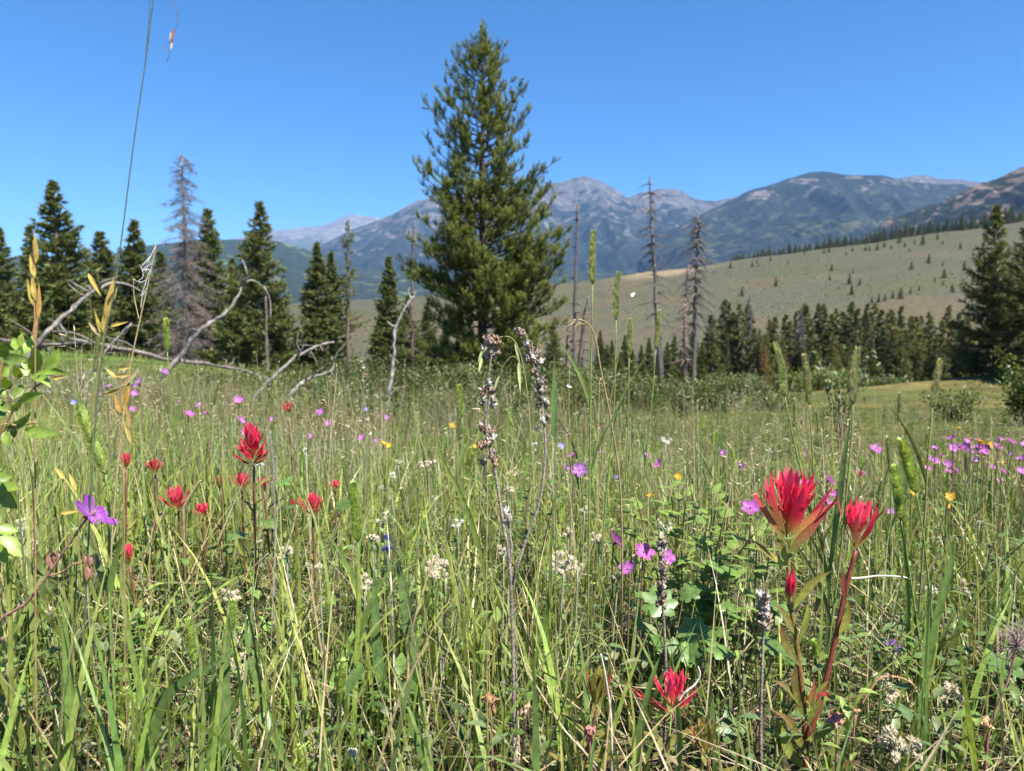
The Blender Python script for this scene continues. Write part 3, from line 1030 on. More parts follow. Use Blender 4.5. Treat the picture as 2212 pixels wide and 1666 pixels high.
# ------------------------------------------------------------------ fallen grey branches
def dead_branch(label, pts, Y, r0, r1, forks=(), col=(0.22, 0.195, 0.175), name="fallen_branch", seed=0):
    rg = np.random.default_rng(seed + 500)
    Q = [pt(x, y, Y + dy) for x, y, dy in pts]
    P = spline(Q, 26) + rg.normal(0, r0 * 0.10, (26, 3))
    e = thing(name, label, "dead branch", P[0], "weathered dead branches in the meadow")
    m = M()
    rad = 0.55 * np.linspace(r0, r1, 26) * (1 + 0.12 * rg.standard_normal(26))
    tube(m, P, rad, np.array(col) * (1 + 0.15 * rg.standard_normal((26, 1))), 8)
    m.build("main_limb", M_DEADWOOD, e)
    for _ in range(7):
        k = int(rg.integers(3, 25))
        d = nrm(rg.standard_normal(3) + A3(0, -0.2, 0.5))
        l = rg.uniform(0.06, 0.28)
        b = M()
        tube(b, np.array([P[k], P[k] + d * l * 0.5 + rg.normal(0, 0.02, 3), P[k] + d * l + rg.normal(0, 0.03, 3)]), [r1 * 0.4, r1 * 0.25, r1 * 0.1], np.array(col) * 0.9, 5)
        b.build("twig", M_DEADWOOD, e)
    for fk in forks:
        F = spline([pt(x, y, Y + dy) for x, y, dy in fk], 12)
        b = M()
        tube(b, F, np.linspace(r1 * 0.7, r1 * 0.22, 12), np.array(col), 6)
        b.build("twig", M_DEADWOOD, e)
    return e


dead_branch("thick pale dead limb slanting up at the far left", [(35, 800, 0), (110, 712, 0), (180, 645, 0.2), (215, 622, 0.3)], 7.5, 0.055, 0.032,
            [[(210, 628, 0.3), (240, 612, 0.4), (275, 615, 0.6), (310, 632, 0.7)], [(212, 625, 0.3), (222, 610, 0.2), (250, 600, 0.2)]], seed=1)
dead_branch("long curved grey dead limb with forked tip before left spruces", [(350, 815, 0), (390, 770, 0), (430, 715, 0), (470, 688, 0.1), (505, 655, 0.2), (527, 612, 0.3)], 8.0, 0.055, 0.026,
            [[(525, 615, 0.3), (545, 606, 0.3), (572, 622, 0.4)], [(527, 612, 0.3), (533, 590, 0.2), (523, 560, 0.2)], [(570, 620, 0.4), (583, 650, 0.5), (585, 690, 0.5)]], seed=2)
dead_branch("grey dead branch rising right from the grass, left of centre", [(545, 865, 0), (590, 815, 0), (640, 772, 0.1), (690, 746, 0.2), (722, 738, 0.3)], 7.0, 0.042, 0.018,
            [[(640, 772, 0.1), (652, 757, 0.0), (655, 745, 0.0)]], seed=3)
dead_branch("crooked grey dead branch ending in an upward hook", [(620, 870, 0), (640, 838, 0), (670, 817, 0.1), (705, 805, 0.2), (722, 792, 0.3), (716, 772, 0.3)], 6.5, 0.036, 0.012,
            [[(672, 817, 0.1), (690, 800, 0.0), (700, 792, 0)], [(655, 826, 0.1), (668, 806, 0), (672, 800, 0)]], seed=4)
dead_branch("pale upright bowed dead stick left of the central pine", [(832, 900, 0), (842, 838, 0), (851, 770, 0), (853, 715, 0), (868, 680, 0), (888, 645, 0)], 7.0, 0.034, 0.018,
            [[(852, 706, 0), (842, 700, 0), (835, 692, 0)], [(880, 655, 0), (893, 642, 0), (897, 630, 0)], [(888, 645, 0), (882, 632, 0), (884, 622, 0)]], col=(0.30, 0.27, 0.25), seed=5)
dead_branch("short pale dead branch lying low at far left", [(165, 845, 0), (205, 790, 0), (240, 745, 0.1), (285, 698, 0.2)], 8.5, 0.04, 0.02, seed=6)
dead_branch("long fallen grey trunk lying across behind the left grass", [(150, 735, 2), (260, 752, 1), (370, 778, 0.5), (500, 795, 0), (590, 822, -0.5)], 11.0, 0.075, 0.035,
            [[(300, 762, 1), (270, 740, 0.6), (225, 728, 0.2)], [(210, 745, 1.4), (160, 720, 1), (100, 715, 1)]], col=(0.20, 0.165, 0.145), seed=7)
dead_branch("fallen grey trunk slanting through low brush at the far left", [(0, 735, 1), (90, 745, 0.5), (180, 742, 0), (260, 755, 0)], 13.0, 0.07, 0.035,
            [[(90, 745, 0.5), (60, 715, 0.2), (20, 690, 0)], [(140, 745, 0.2), (120, 700, 0), (105, 690, 0)]], col=(0.19, 0.16, 0.145), seed=8)
dead_branch("low pale log end lying in the middle grass", [(880, 945, 0), (930, 938, 0), (985, 944, 0)], 4.6, 0.022, 0.017, seed=9)


# ------------------------------------------------------------------ leafy shrubs
def shrub(name, label, x, y, Y, w, h, n, col, leaf=0.05, seed=0, group=None, stems=9, cat="shrub"):
    rg = np.random.default_rng(seed + 900)
    b = pt(x, y, Y)
    b[2] = gz(b[0], b[1])
    e = thing(name, label, cat, b, group)
    st, fo = M(), M()
    P, D = [], []
    for i in range(stems):
        az = rg.uniform(0, 6.28)
        tip = b + A3(math.cos(az) * w * rg.uniform(0.2, 1), math.sin(az) * w * rg.uniform(0.2, 1), h * rg.uniform(0.6, 1))
        q = spline([b + rg.normal(0, 0.03 * w, 3) * A3(1, 1, 0), (b + tip) / 2 + rg.normal(0, 0.06 * w, 3), tip], 8)
        tube(st, q, np.linspace(0.012, 0.004, 8) * (h + 0.3), (0.13, 0.105, 0.075), 5, False)
        k = n // stems
        tt = rg.uniform(0.15, 1, k)
        pp = np.stack([np.interp(tt, np.linspace(0, 1, 8), q[:, a]) for a in range(3)], -1)
        off = rg.normal(0, 0.15, (k, 3)) * A3(w, w, h * 0.8)
        pp = pp + off
        pp[:, 2] = np.maximum(pp[:, 2], b[2] + 0.03)
        P.append(pp)
        D.append(nrm(rg.normal(0, 1, (k, 3)) + A3(0, 0, 0.4)))
    P, D = np.concatenate(P), np.concatenate(D)
    N = nrm(rg.normal(0, 0.6, P.shape) + A3(0.2, 0, 1))
    c = np.array(col)[None] * rg.uniform(0.65, 1.35, (len(P), 1)) * (1 + rg.uniform(-0.1, 0.2, (len(P), 1)) * A3(1, 0.3, 0))
    leaves(fo, P, D, N, leaf * rg.uniform(0.6, 1.3, len(P)), leaf * 0.55 * rg.uniform(0.6, 1.2, len(P)), c, lite=Y > 7)
    st.build("stems", M_BARK, e)
    fo.build("foliage", M_LEAF, e)


shrub("willow_shrub", "rounded green bush at the right edge above pink flowers", 2205, 990, 8.5, 0.5, 0.8, 2600, (0.10, 0.14, 0.03), 0.055, 1)
shrub("willow_shrub", "low green bush left of the round bush at right edge", 2070, 990, 9.5, 0.5, 0.45, 1100, (0.085, 0.12, 0.03), 0.05, 2)
shrub("willow_shrub", "wide green willow thicket under the central pine's right side", 1190, 905, 13.0, 1.7, 0.75, 4200, (0.085, 0.115, 0.032), 0.07, 3, stems=16)
shrub("willow_shrub", "green bush hiding the foot of the central pine", 985, 905, 13.5, 1.2, 0.8, 3000, (0.085, 0.115, 0.032), 0.07, 4, stems=14)
shrub("willow_shrub", "green thicket right of the leaning pinkish trunks", 1400, 905, 14.0, 1.6, 0.75, 3200, (0.095, 0.125, 0.035), 0.07, 5, stems=16)
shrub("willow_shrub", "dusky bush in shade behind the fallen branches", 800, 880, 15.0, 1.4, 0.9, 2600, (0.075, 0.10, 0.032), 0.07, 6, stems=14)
shrub("willow_shrub", "pale green willow bush at the foot of valley stand", 1755, 850, 62, 4.0, 2.2, 2200, (0.13, 0.165, 0.05), 0.33, 7, stems=18)
shrub("willow_shrub", "low bluish bush right of pale willow before valley stand", 1890, 850, 66, 4.5, 1.6, 1800, (0.09, 0.12, 0.05), 0.33, 8, stems=18)
shrub("willow_shrub", "low bush before the rust-orange dying conifer", 1590, 862, 48, 3.2, 1.3, 2200, (0.10, 0.13, 0.05), 0.22, 9, stems=18)
shrub("sagebrush_shrub", "silvery grey sagebrush bush below the right-hand meadow", 1560, 955, 12, 0.9, 0.35, 1500, (0.21, 0.22, 0.165), 0.05, 10, stems=14)
shrub("sagebrush_shrub", "silvery sagebrush clump left behind the rose leaves", 130, 900, 6.0, 0.8, 0.45, 1700, (0.20, 0.22, 0.14), 0.04, 11, stems=14)
shrub("willow_shrub", "small green aspen sapling between the right timothy heads", 1815, 985, 5.5, 0.22, 0.75, 240, (0.10, 0.15, 0.05), 0.05, 12, stems=5)


# ------------------------------------------------------------------ sagebrush texture on the hillside
def scrub():
    rg = np.random.default_rng(1234)
    n = 9000
    Y = 160 + 680 * rg.uniform(0, 1, n) ** 0.85
    X = rg.uniform(-0.85, 0.85, n) * Y
    d = fbm(X * 0.02, Y * 0.02, 77, 4)
    k = d > rg.uniform(0.30, 0.62, n)
    X, Y = X[k], Y[k]
    n = len(X)
    P = np.stack([X, Y, gz(X, Y) + 0.05], -1)
    m = M()
    c = mixc(A3(0.056, 0.060, 0.041), A3(0.085, 0.083, 0.060), rg.uniform(0, 1, n))
    s = rg.uniform(0.2, 0.6, n)
    needles(m, P, np.repeat(A3(0, 0, 1)[None], n, 0), 6, s * 1.0, 0.9, 0.8, c, rg)
    tag(m.build("sagebrush_scrub", M_LEAF, smooth=False), "low grey green sagebrush speckling the whole hillside", "sagebrush", kind="stuff")


scrub()
for i, (x, y, Y, w, h, n_, c_) in enumerate(((620, 880, 10, 0.9, 0.5, 1500, 0), (720, 895, 9, 0.8, 0.45, 1300, 1), (880, 900, 10.5, 0.9, 0.6, 1600, 0), (1090, 905, 11, 0.9, 0.6, 1700, 0),
                                             (1300, 915, 10.5, 1.0, 0.6, 1700, 1), (1500, 930, 11.5, 1.0, 0.55, 1500, 0), (1670, 930, 14, 1.1, 0.6, 1400, 1), (500, 860, 12, 1.0, 0.5, 1500, 0))):
    shrub("willow_shrub", ["dark low bush at the foot of the forked dead limb", "dark low bush around the hooked dead branch", "low bush right of the bowed dead stick", "low bush just right of the pine's trunk foot",
                           "low bush below the pinkish leaning trunks", "low bush under the twiggy grey snag", "low bush left of the aspen sapling", "low bush behind the left pink geraniums"][i],
          x, y, Y, w, h, n_, ((0.075, 0.10, 0.028), (0.095, 0.115, 0.04))[c_], 0.06, 30 + i, stems=12)

rgs = np.random.default_rng(2024)
for i in range(20):
    x = rgs.uniform(540, 1500)
    Y = rgs.uniform(6.0, 12.0)
    w = rgs.uniform(0.35, 0.8)
    g = pt(x, 900, Y)
    sx, sy, _ = proj(A3(g[0], Y, float(gz(g[0], Y))))
    shrub("willow_shrub", "low dark green brush clump in the belt before the pine and snags", x, float(sy), Y, w, rgs.uniform(0.3, 0.55) * np.interp(Y, [6, 12], [0.75, 1.1]), 900,
          (0.060 + rgs.uniform(0, 0.02), 0.085 + rgs.uniform(0, 0.02), 0.026), 0.045, 60 + i, "brush belt before the pine", 10)


# ================================================================== the meadow: plants one can tell apart
def ground_at(P, dx=0.0, dy=0.0):
    x, y = P[0] + dx, P[1] + dy
    return A3(x, y, float(gz(x, y)) - 0.01)


def stem_to_ground(head, px=None, Y=None, dx=0.0, dy=0.0, n=14):
    """path from the ground up to the point head, optionally through picture points px"""
    pts = [ground_at(head if not px else pt(px[0][0], px[0][1], Y), dx, dy)]
    if px:
        pts += [pt(a, b, Y) for a, b in px if pt(a, b, Y)[2] > pts[0][2] + 0.01]
    pts.append(np.asarray(head))
    return spline(pts, n)


def px_path(pts, Y, n=12, dys=None):
    return spline([pt(p[0], p[1], Y + (p[2] if len(p) > 2 else 0.0)) for p in pts], n)


def leaf_px(m, pts, Y, wpx, c0, c1, n=12, roll=0.5, fold=0.12, peak=0.35, serr=0.0, edge=None):
    P = px_path(pts, Y, n)
    w = leaf_w(n, peak) * wpx / FPX * Y
    if serr:
        w = w * (1 + serr * (np.arange(n) % 2))
    strip(m, P, w, side_of(P, roll), mixc(c0, c1, np.linspace(0, 1, n)), fold, None if edge is None else mixc(edge, c1, np.linspace(0, 1, n)))


# ------------------------------------------------------------------ timothy grass
TIM = [  # head top, head bottom, further stem points, distance, label, tone
    ((1282, 500), (1280, 612), [(1276, 840), (1272, 1170)], 0.95, "tallest timothy head, rising above the hillside right of the pine", 0),
    ((1337, 588), (1331, 690), [(1325, 900), (1300, 1200)], 1.0, "second tallest timothy head, just right of the tallest", 0),
    ((1362, 690), (1359, 770), [(1356, 950), (1345, 1200)], 1.25, "shorter timothy head between the two right of the tallest", 0),
    ((1425, 672), (1417, 752), [(1405, 900), (1375, 1200)], 1.25, "timothy head standing right of the three by the pine", 0),
    ((1675, 742), (1695, 855), [(1722, 985), (1775, 1180), (1800, 1330)], 0.95, "timothy head leaning left above the large red flower", 0),
    ((1738, 768), (1748, 872), [(1756, 1000), (1765, 1250)], 1.05, "slim timothy head right of the left-leaning one above the red flower", 1),
    ((1717, 862), (1716, 922), [(1730, 1010), (1745, 1250)], 1.5, "short timothy head below and between the pair above the red flower", 0),
    ((1763, 884), (1768, 932), [(1772, 1020), (1775, 1250)], 1.6, "smallest timothy head among the pair above the large red flower", 0),
    ((1853, 752), (1842, 872), [(1838, 960), (1815, 1200), (1790, 1400)], 0.92, "long dark timothy head above the right red flower", 1),
    ((2031, 778), (2014, 880), [(2005, 980), (1993, 1200)], 1.0, "lone dark timothy head tilted right before the valley stand", 1),
    ((1944, 848), (1942, 910), [(1945, 1000), (1950, 1250)], 1.4, "straight small timothy head left of the lone dark one", 1),
    ((1914, 862), (1908, 922), [(1905, 1000), (1895, 1250)], 1.4, "small tilted timothy head second left of the lone dark one", 1),
    ((1918, 945), (1925, 1022), [(1924, 1120), (1920, 1350)], 1.15, "brownish green timothy head right above the right red flower", 0),
    ((1948, 950), (1978, 1062), [(1995, 1160), (2015, 1350), (2030, 1500)], 0.88, "bright green thick timothy head slanting right of the red flower", 2),
    ((1933, 1008), (1946, 1122), [(1965, 1240), (1990, 1420), (2010, 1600)], 0.9, "bright green timothy head touching the right red flower's side", 2),
    ((1906, 1038), (1896, 1080), [(1890, 1180), (1885, 1400)], 1.3, "half hidden small timothy head behind the right red flower", 0),
    ((1518, 1010), (1535, 1072), [(1548, 1150), (1560, 1400)], 1.2, "small timothy head over the leafy plant left of the red flower", 0),
    ((1573, 1070), (1566, 1120), [(1566, 1200), (1590, 1400)], 1.15, "dull timothy head just left of the large red flower", 1),
    ((992, 832), (998, 900), [(1002, 1000), (1000, 1300)], 1.3, "pale green timothy head in front of the central pine's shrubs", 2),
    ((1096, 884), (1108, 922), [(1122, 1010), (1150, 1300)], 1.5, "small timothy head between the two dried seed stalks", 2),
    ((1241, 893), (1246, 936), [(1250, 1020), (1262, 1300)], 1.6, "tiny timothy head right of the second dried seed stalk", 0),
    ((742, 990), (762, 1085), [(775, 1180), (780, 1400)], 0.85, "upper of two joined timothy heads left of centre", 0),
    ((764, 1045), (773, 1168), [(772, 1290), (765, 1500)], 0.78, "lower bright green timothy head of the joined pair left of centre", 2),
    ((868, 1056), (881, 1128), [(875, 1220), (865, 1500)], 1.0, "bluish green timothy head above the blue harebells", 0),
    ((838, 1108), (861, 1205), [(870, 1300), (880, 1500)], 0.9, "green timothy head right beside the blue harebells", 0),
    ((172, 878), (228, 1022), [(236, 1120), (238, 1350)], 0.66, "fat bright green timothy head leaning at the left", 2),
    ((213, 722), (206, 802), [(200, 900), (190, 1150)], 0.95, "upright timothy head behind the rose leaves", 0),
    ((358, 690), (361, 757), [(372, 900), (380, 1150)], 1.25, "timothy head against the dead grey tree's foot", 2),
    ((472, 824), (463, 873), [(440, 1000), (430, 1200)], 1.4, "small dark timothy head amid pink geraniums on the left", 0),
    ((503, 1298), (492, 1385), [(488, 1480), (480, 1640)], 0.72, "bright timothy head wrapped by a blade, lower left", 2),
    ((411, 1338), (420, 1432), [(428, 1540), (432, 1680)], 0.70, "pale timothy head left of the blade-wrapped one, lower left", 2),
    ((742, 1428), (735, 1522), [(734, 1620), (734, 1720)], 0.70, "short bright timothy head near bottom, left of centre", 2),
    ((272, 1490), (264, 1562), [(268, 1640), (272, 1720)], 0.64, "stubby bright timothy head at the bottom left", 2),
    ((648, 1610), (654, 1672), [(655, 1720), (655, 1760)], 0.64, "timothy head cut by the bottom edge, left of centre", 2),
    ((648, 860), (652, 905), [(655, 1000), (660, 1200)], 1.5, "faint timothy head right of the tall red flower at left", 0),
    ((1760, 1385), (1764, 1420), [(1768, 1480), (1770, 1640)], 0.85, "tiny bright timothy head between the red flower's two stems", 2),
]
TONES = [((0.22, 0.26, 0.10), (0.62, 0.64, 0.36)), ((0.22, 0.23, 0.10), (0.60, 0.56, 0.35)), ((0.28, 0.38, 0.075), (0.62, 0.72, 0.25))]


def timothy_head(m, P, r, tone, rg):
    """P path bottom -> top"""
    n = len(P)
    t = np.linspace(0, 1, n)
    prof = r * np.minimum(1, np.minimum(0.45 + t * 7, (1 - t) ** 0.55 * 1.9 + 0.12))
    ca, cb = map(np.array, TONES[tone])
    tube(m, P, prof * 0.72, ca * 0.9, 8)
    T = tangents(P)
    ref = A3(0.3, 1, 0.1)
    s = nrm(np.cross(T, ref))
    b = np.cross(T, s)
    L = np.linalg.norm(P[-1] - P[0])
    rows = int(L / 0.0017)
    N = rows * (9 if P[0][1] < 1.5 else 4)
    tt = np.sort(rg.uniform(0, 1, N))
    ang = np.arange(N) * 2.39996
    f = lambda A: np.stack([np.interp(tt, t, A[:, k]) for k in range(3)], -1)
    rad = f(s) * np.cos(ang)[:, None] + f(b) * np.sin(ang)[:, None]
    Tt = f(T)
    rr = np.interp(tt, t, prof)[:, None]
    p0 = f(P) + rad * rr * 0.62
    sd = nrm(np.cross(rad, Tt))
    w = r * (0.24 if P[0][1] < 1.5 else 0.36)
    ln = r * 0.62
    d = nrm(Tt * 0.9 + rad * 0.75)
    v = np.stack([p0 - Tt * ln * 0.3, p0 + d * ln * 0.45 + sd * w, p0 + d * ln * 0.5 - sd * w, p0 + d * ln * 0.95 + sd * w * 0.45, p0 + d * ln * 0.95 - sd * w * 0.45, p0 + d * ln * 1.5 + rad * ln * 0.1], 1)
    col = mixc(ca, cb, rg.uniform(0, 1, N)) * rg.uniform(0.75, 1.2, (N, 1))
    cv = np.repeat(col[:, None], 6, 1)
    cv[:, 5] = cv[:, 5] * 1.3 + 0.06
    cv[:, 0] *= 0.5
    o = (np.arange(N) * 6)[:, None, None]
    tr = o + np.array([(0, 1, 2), (1, 3, 4), (1, 4, 2), (3, 5, 4)])[None]
    m.add(v.reshape(-1, 3), cv.reshape(-1, 3), tr.reshape(-1, 3))


def timothy(top, bot, stem, Y, label, tone, idx):
    rg = np.random.default_rng(3000 + idx)
    hb, ht = pt(*bot, Y), pt(*top, Y + rg.uniform(-0.01, 0.01))
    path = stem_to_ground(hb, [p for p in stem[::-1]], Y, dy=0.01)
    e = thing("timothy_grass", label, "grass", path[0], "timothy grass seed heads")
    ms = M()
    green = A3(0.16, 0.22, 0.055) if tone != 1 else A3(0.19, 0.20, 0.065)
    r = np.linspace(0.0016, 0.0009, len(path))
    tube(ms, path, r, green, 6)
    ms.build("stem", M_STEM, e)
    mh = M()
    L = np.linalg.norm(ht - hb)
    mid = (hb + ht) / 2 + nrm(hb - path[-3]) * 0.0 + A3(rg.normal(0, 0.02) * L, 0, 0)
    timothy_head(mh, spline([hb, mid, ht], 20), min(max(L * 0.074, 0.0036), 0.0060) * (1.25 if tone == 2 else 1.0), tone, rg)
    mh.build("seed_head", M_GRASS, e)
    for q in range(2):
        k = int(rg.integers(3, 9))
        a = path[k]
        az = rg.choice([0, math.pi]) + rg.normal(0, 0.5)
        l = rg.uniform(0.08, 0.16)
        d = A3(math.cos(az), math.sin(az) * 0.6, 0)
        t = np.linspace(0, 1, 9)[:, None]
        P = a + A3(0, 0, 1) * l * t * 0.85 + d * l * (0.12 * t + 0.30 * t ** 2)
        ml = M()
        strip(ml, P, leaf_w(9, 0.25) * rg.uniform(0.004, 0.0075), side_of(P, rg.uniform(-0.9, 0.9)), mixc(green * 0.9, green * 1.05, np.linspace(0, 1, 9)), 0.18)
        ml.build("leaf", M_GRASS, e)


for i, a in enumerate(TIM):
    timothy(*a, i)
rgt = np.random.default_rng(44)
for i in range(46):
    Y = rgt.uniform(1.6, 3.6)
    x = rgt.uniform(40, 2190)
    y = np.interp(x, [0, 700, 1200, 1700, 2212], [840, 900, 930, 960, 960]) + rgt.uniform(-40, 120)
    L = 95 / Y * rgt.uniform(0.6, 1.0)
    timothy((x + rgt.uniform(-8, 8), y - L), (x, y), [(x + rgt.uniform(-10, 10), y + 130)], Y, "small out of focus timothy head farther back in the meadow", int(rgt.integers(0, 3)), 100 + i)


# ------------------------------------------------------------------ paintbrush
RED = A3(0.70, 0.020, 0.075)
RED2 = A3(0.80, 0.095, 0.165)
MAROON = A3(0.20, 0.035, 0.035)
PGREEN = A3(0.19, 0.21, 0.045)
YGREEN = A3(0.34, 0.33, 0.06)


def bract(m, base, axis, out, L, W, lean0, lean1, cols, lobes=True, n=10, rg=None):
    """one bract: bends from lean0 to lean1 away from the axis, tip split in three lobes"""
    t = np.linspace(0, 1, n)
    th = lean0 + (lean1 - lean0) * t
    d = axis[None] * np.cos(th)[:, None] + out[None] * np.sin(th)[:, None]
    P = base + np.concatenate([np.zeros((1, 3)), np.cumsum((d[1:] + d[:-1]) / 2, 0)]) * L / (n - 1)
    side = nrm(np.cross(axis, out))
    c0, c1, c2 = cols
    C = np.where(t[:, None] < 0.45, mixc(c0, c1, np.clip(t / 0.45, 0, 1)), mixc(c1, c2, np.clip((t - 0.45) / 0.55, 0, 1)))
    strip(m, P, W * leaf_w(n, 0.45, 0.8), side, C, -0.16, np.clip(C * 1.1 + A3(0.05, 0.02, 0.02), 0, 1))
    if lobes:
        for sg in (-1, 1):
            k = int(n * 0.5)
            s = t[: n - k] / t[n - k - 1]
            dd = nrm(d[k] + side * sg * 0.42)
            Q = P[k] + side * sg * W * 0.18 + dd * (s * L * 0.40)[:, None] - out * (s ** 2 * L * 0.03)[:, None]
            strip(m, Q, W * 0.34 * leaf_w(len(s), 0.3), side, C[k:], -0.1)


def paintbrush_head(e, base, axis, H, Wd, nb, rg, tone=1.0, openness=1.0, lobes=True, merge=False, start=0.0, spike=0.42, flare=0.0, green=False):
    redk, redk2 = (A3(0.26, 0.27, 0.05), A3(0.36, 0.27, 0.10)) if green else (RED, RED2)
    axis = nrm(axis)
    r1 = nrm(np.cross(axis, A3(0.2, 1, 0.1)))
    r2 = np.cross(axis, r1)
    mm = M()
    # narrow flower tubes in the middle
    for i in range(max(5, nb // 2)):
        az = rg.uniform(0, 6.28)
        out = r1 * math.cos(az) + r2 * math.sin(az)
        b = base + axis * H * rg.uniform(0.15, 0.45)
        bract(mm, b, axis, out, H * rg.uniform(0.45, 0.58), H * 0.07, 0.22 * openness, 0.1 * openness, (redk, redk * tone, redk2 * tone), False, 7)
    head = None if merge else mm.build("flower_head", M_PETAL, e)
    for i in range(nb):
        f = (i + 0.3) / nb
        az = i * 2.39996 + start + rg.normal(0, 0.15)
        out = r1 * math.cos(az) + r2 * math.sin(az)
        b = base + axis * H * spike * f ** 1.2 + out * 0.0015
        L = H * (0.95 - 0.34 * f) * (1 - spike) / 0.58 * rg.uniform(0.82, 1.12)
        lean0 = (0.95 - 0.70 * f) * openness
        lean1 = (0.42 - 0.45 * f) * openness + rg.normal(0, 0.10) + flare * (1.1 - f)
        redc = mixc(redk, redk2, rg.uniform(0, 1)) * tone * rg.uniform(0.85, 1.12)
        if f < 0.2:
            cols = (PGREEN, mixc(MAROON, PGREEN, 0.35) * 1.2, mixc(MAROON, RED, rg.uniform(0.5, 0.95)))
        elif f < 0.6:
            cols = (YGREEN, mixc(redk, YGREEN if green else MAROON, 0.2) * tone, redc)
        else:
            cols = (mixc(YGREEN, redk, 0.5), redc, redc * 1.05)
        m = mm if merge else M()
        bract(m, b, axis, out, L, max(H * 0.15, Wd * 0.12) * rg.uniform(0.75, 1.25), lean0, lean1, cols, lobes and rg.uniform() < 0.7, rg=rg)
        if not merge:
            m.build("bract", M_PETAL, head)
    if merge:
        mm.build("flower_head", M_PETAL, e)


def small_leaf_set(e, path, n, L, W, cols, rg, lo=0.15, hi=0.92, up=0.8, name="leaf"):
    for i in range(n):
        f = lo + (hi - lo) * (i + rg.uniform(0, 0.7)) / n
        k = f * (len(path) - 1)
        i0 = min(int(k), len(path) - 2)
        a = path[i0] * (1 - (k - i0)) + path[i0 + 1] * (k - i0)
        az = i * 2.4 + rg.normal(0, 0.3)
        d = nrm(A3(math.cos(az), math.sin(az), up))
        l = L * rg.uniform(0.7, 1.15)
        t = np.linspace(0, 1, 9)[:, None]
        P = a + d * l * t - A3(0, 0, 1) * l * 0.25 * t ** 2 + A3(math.cos(az), math.sin(az), 0) * l * 0.15 * t ** 2
        S = nrm(np.cross(tangents(P), A3(-math.cos(az) * up, -math.sin(az) * up, 1)))
        m = M()
        strip(m, P, W * leaf_w(9, 0.32), S, mixc(cols[0], cols[1], np.linspace(0, 1, 9)), 0.15)
        m.build(name, M_LEAF, e)


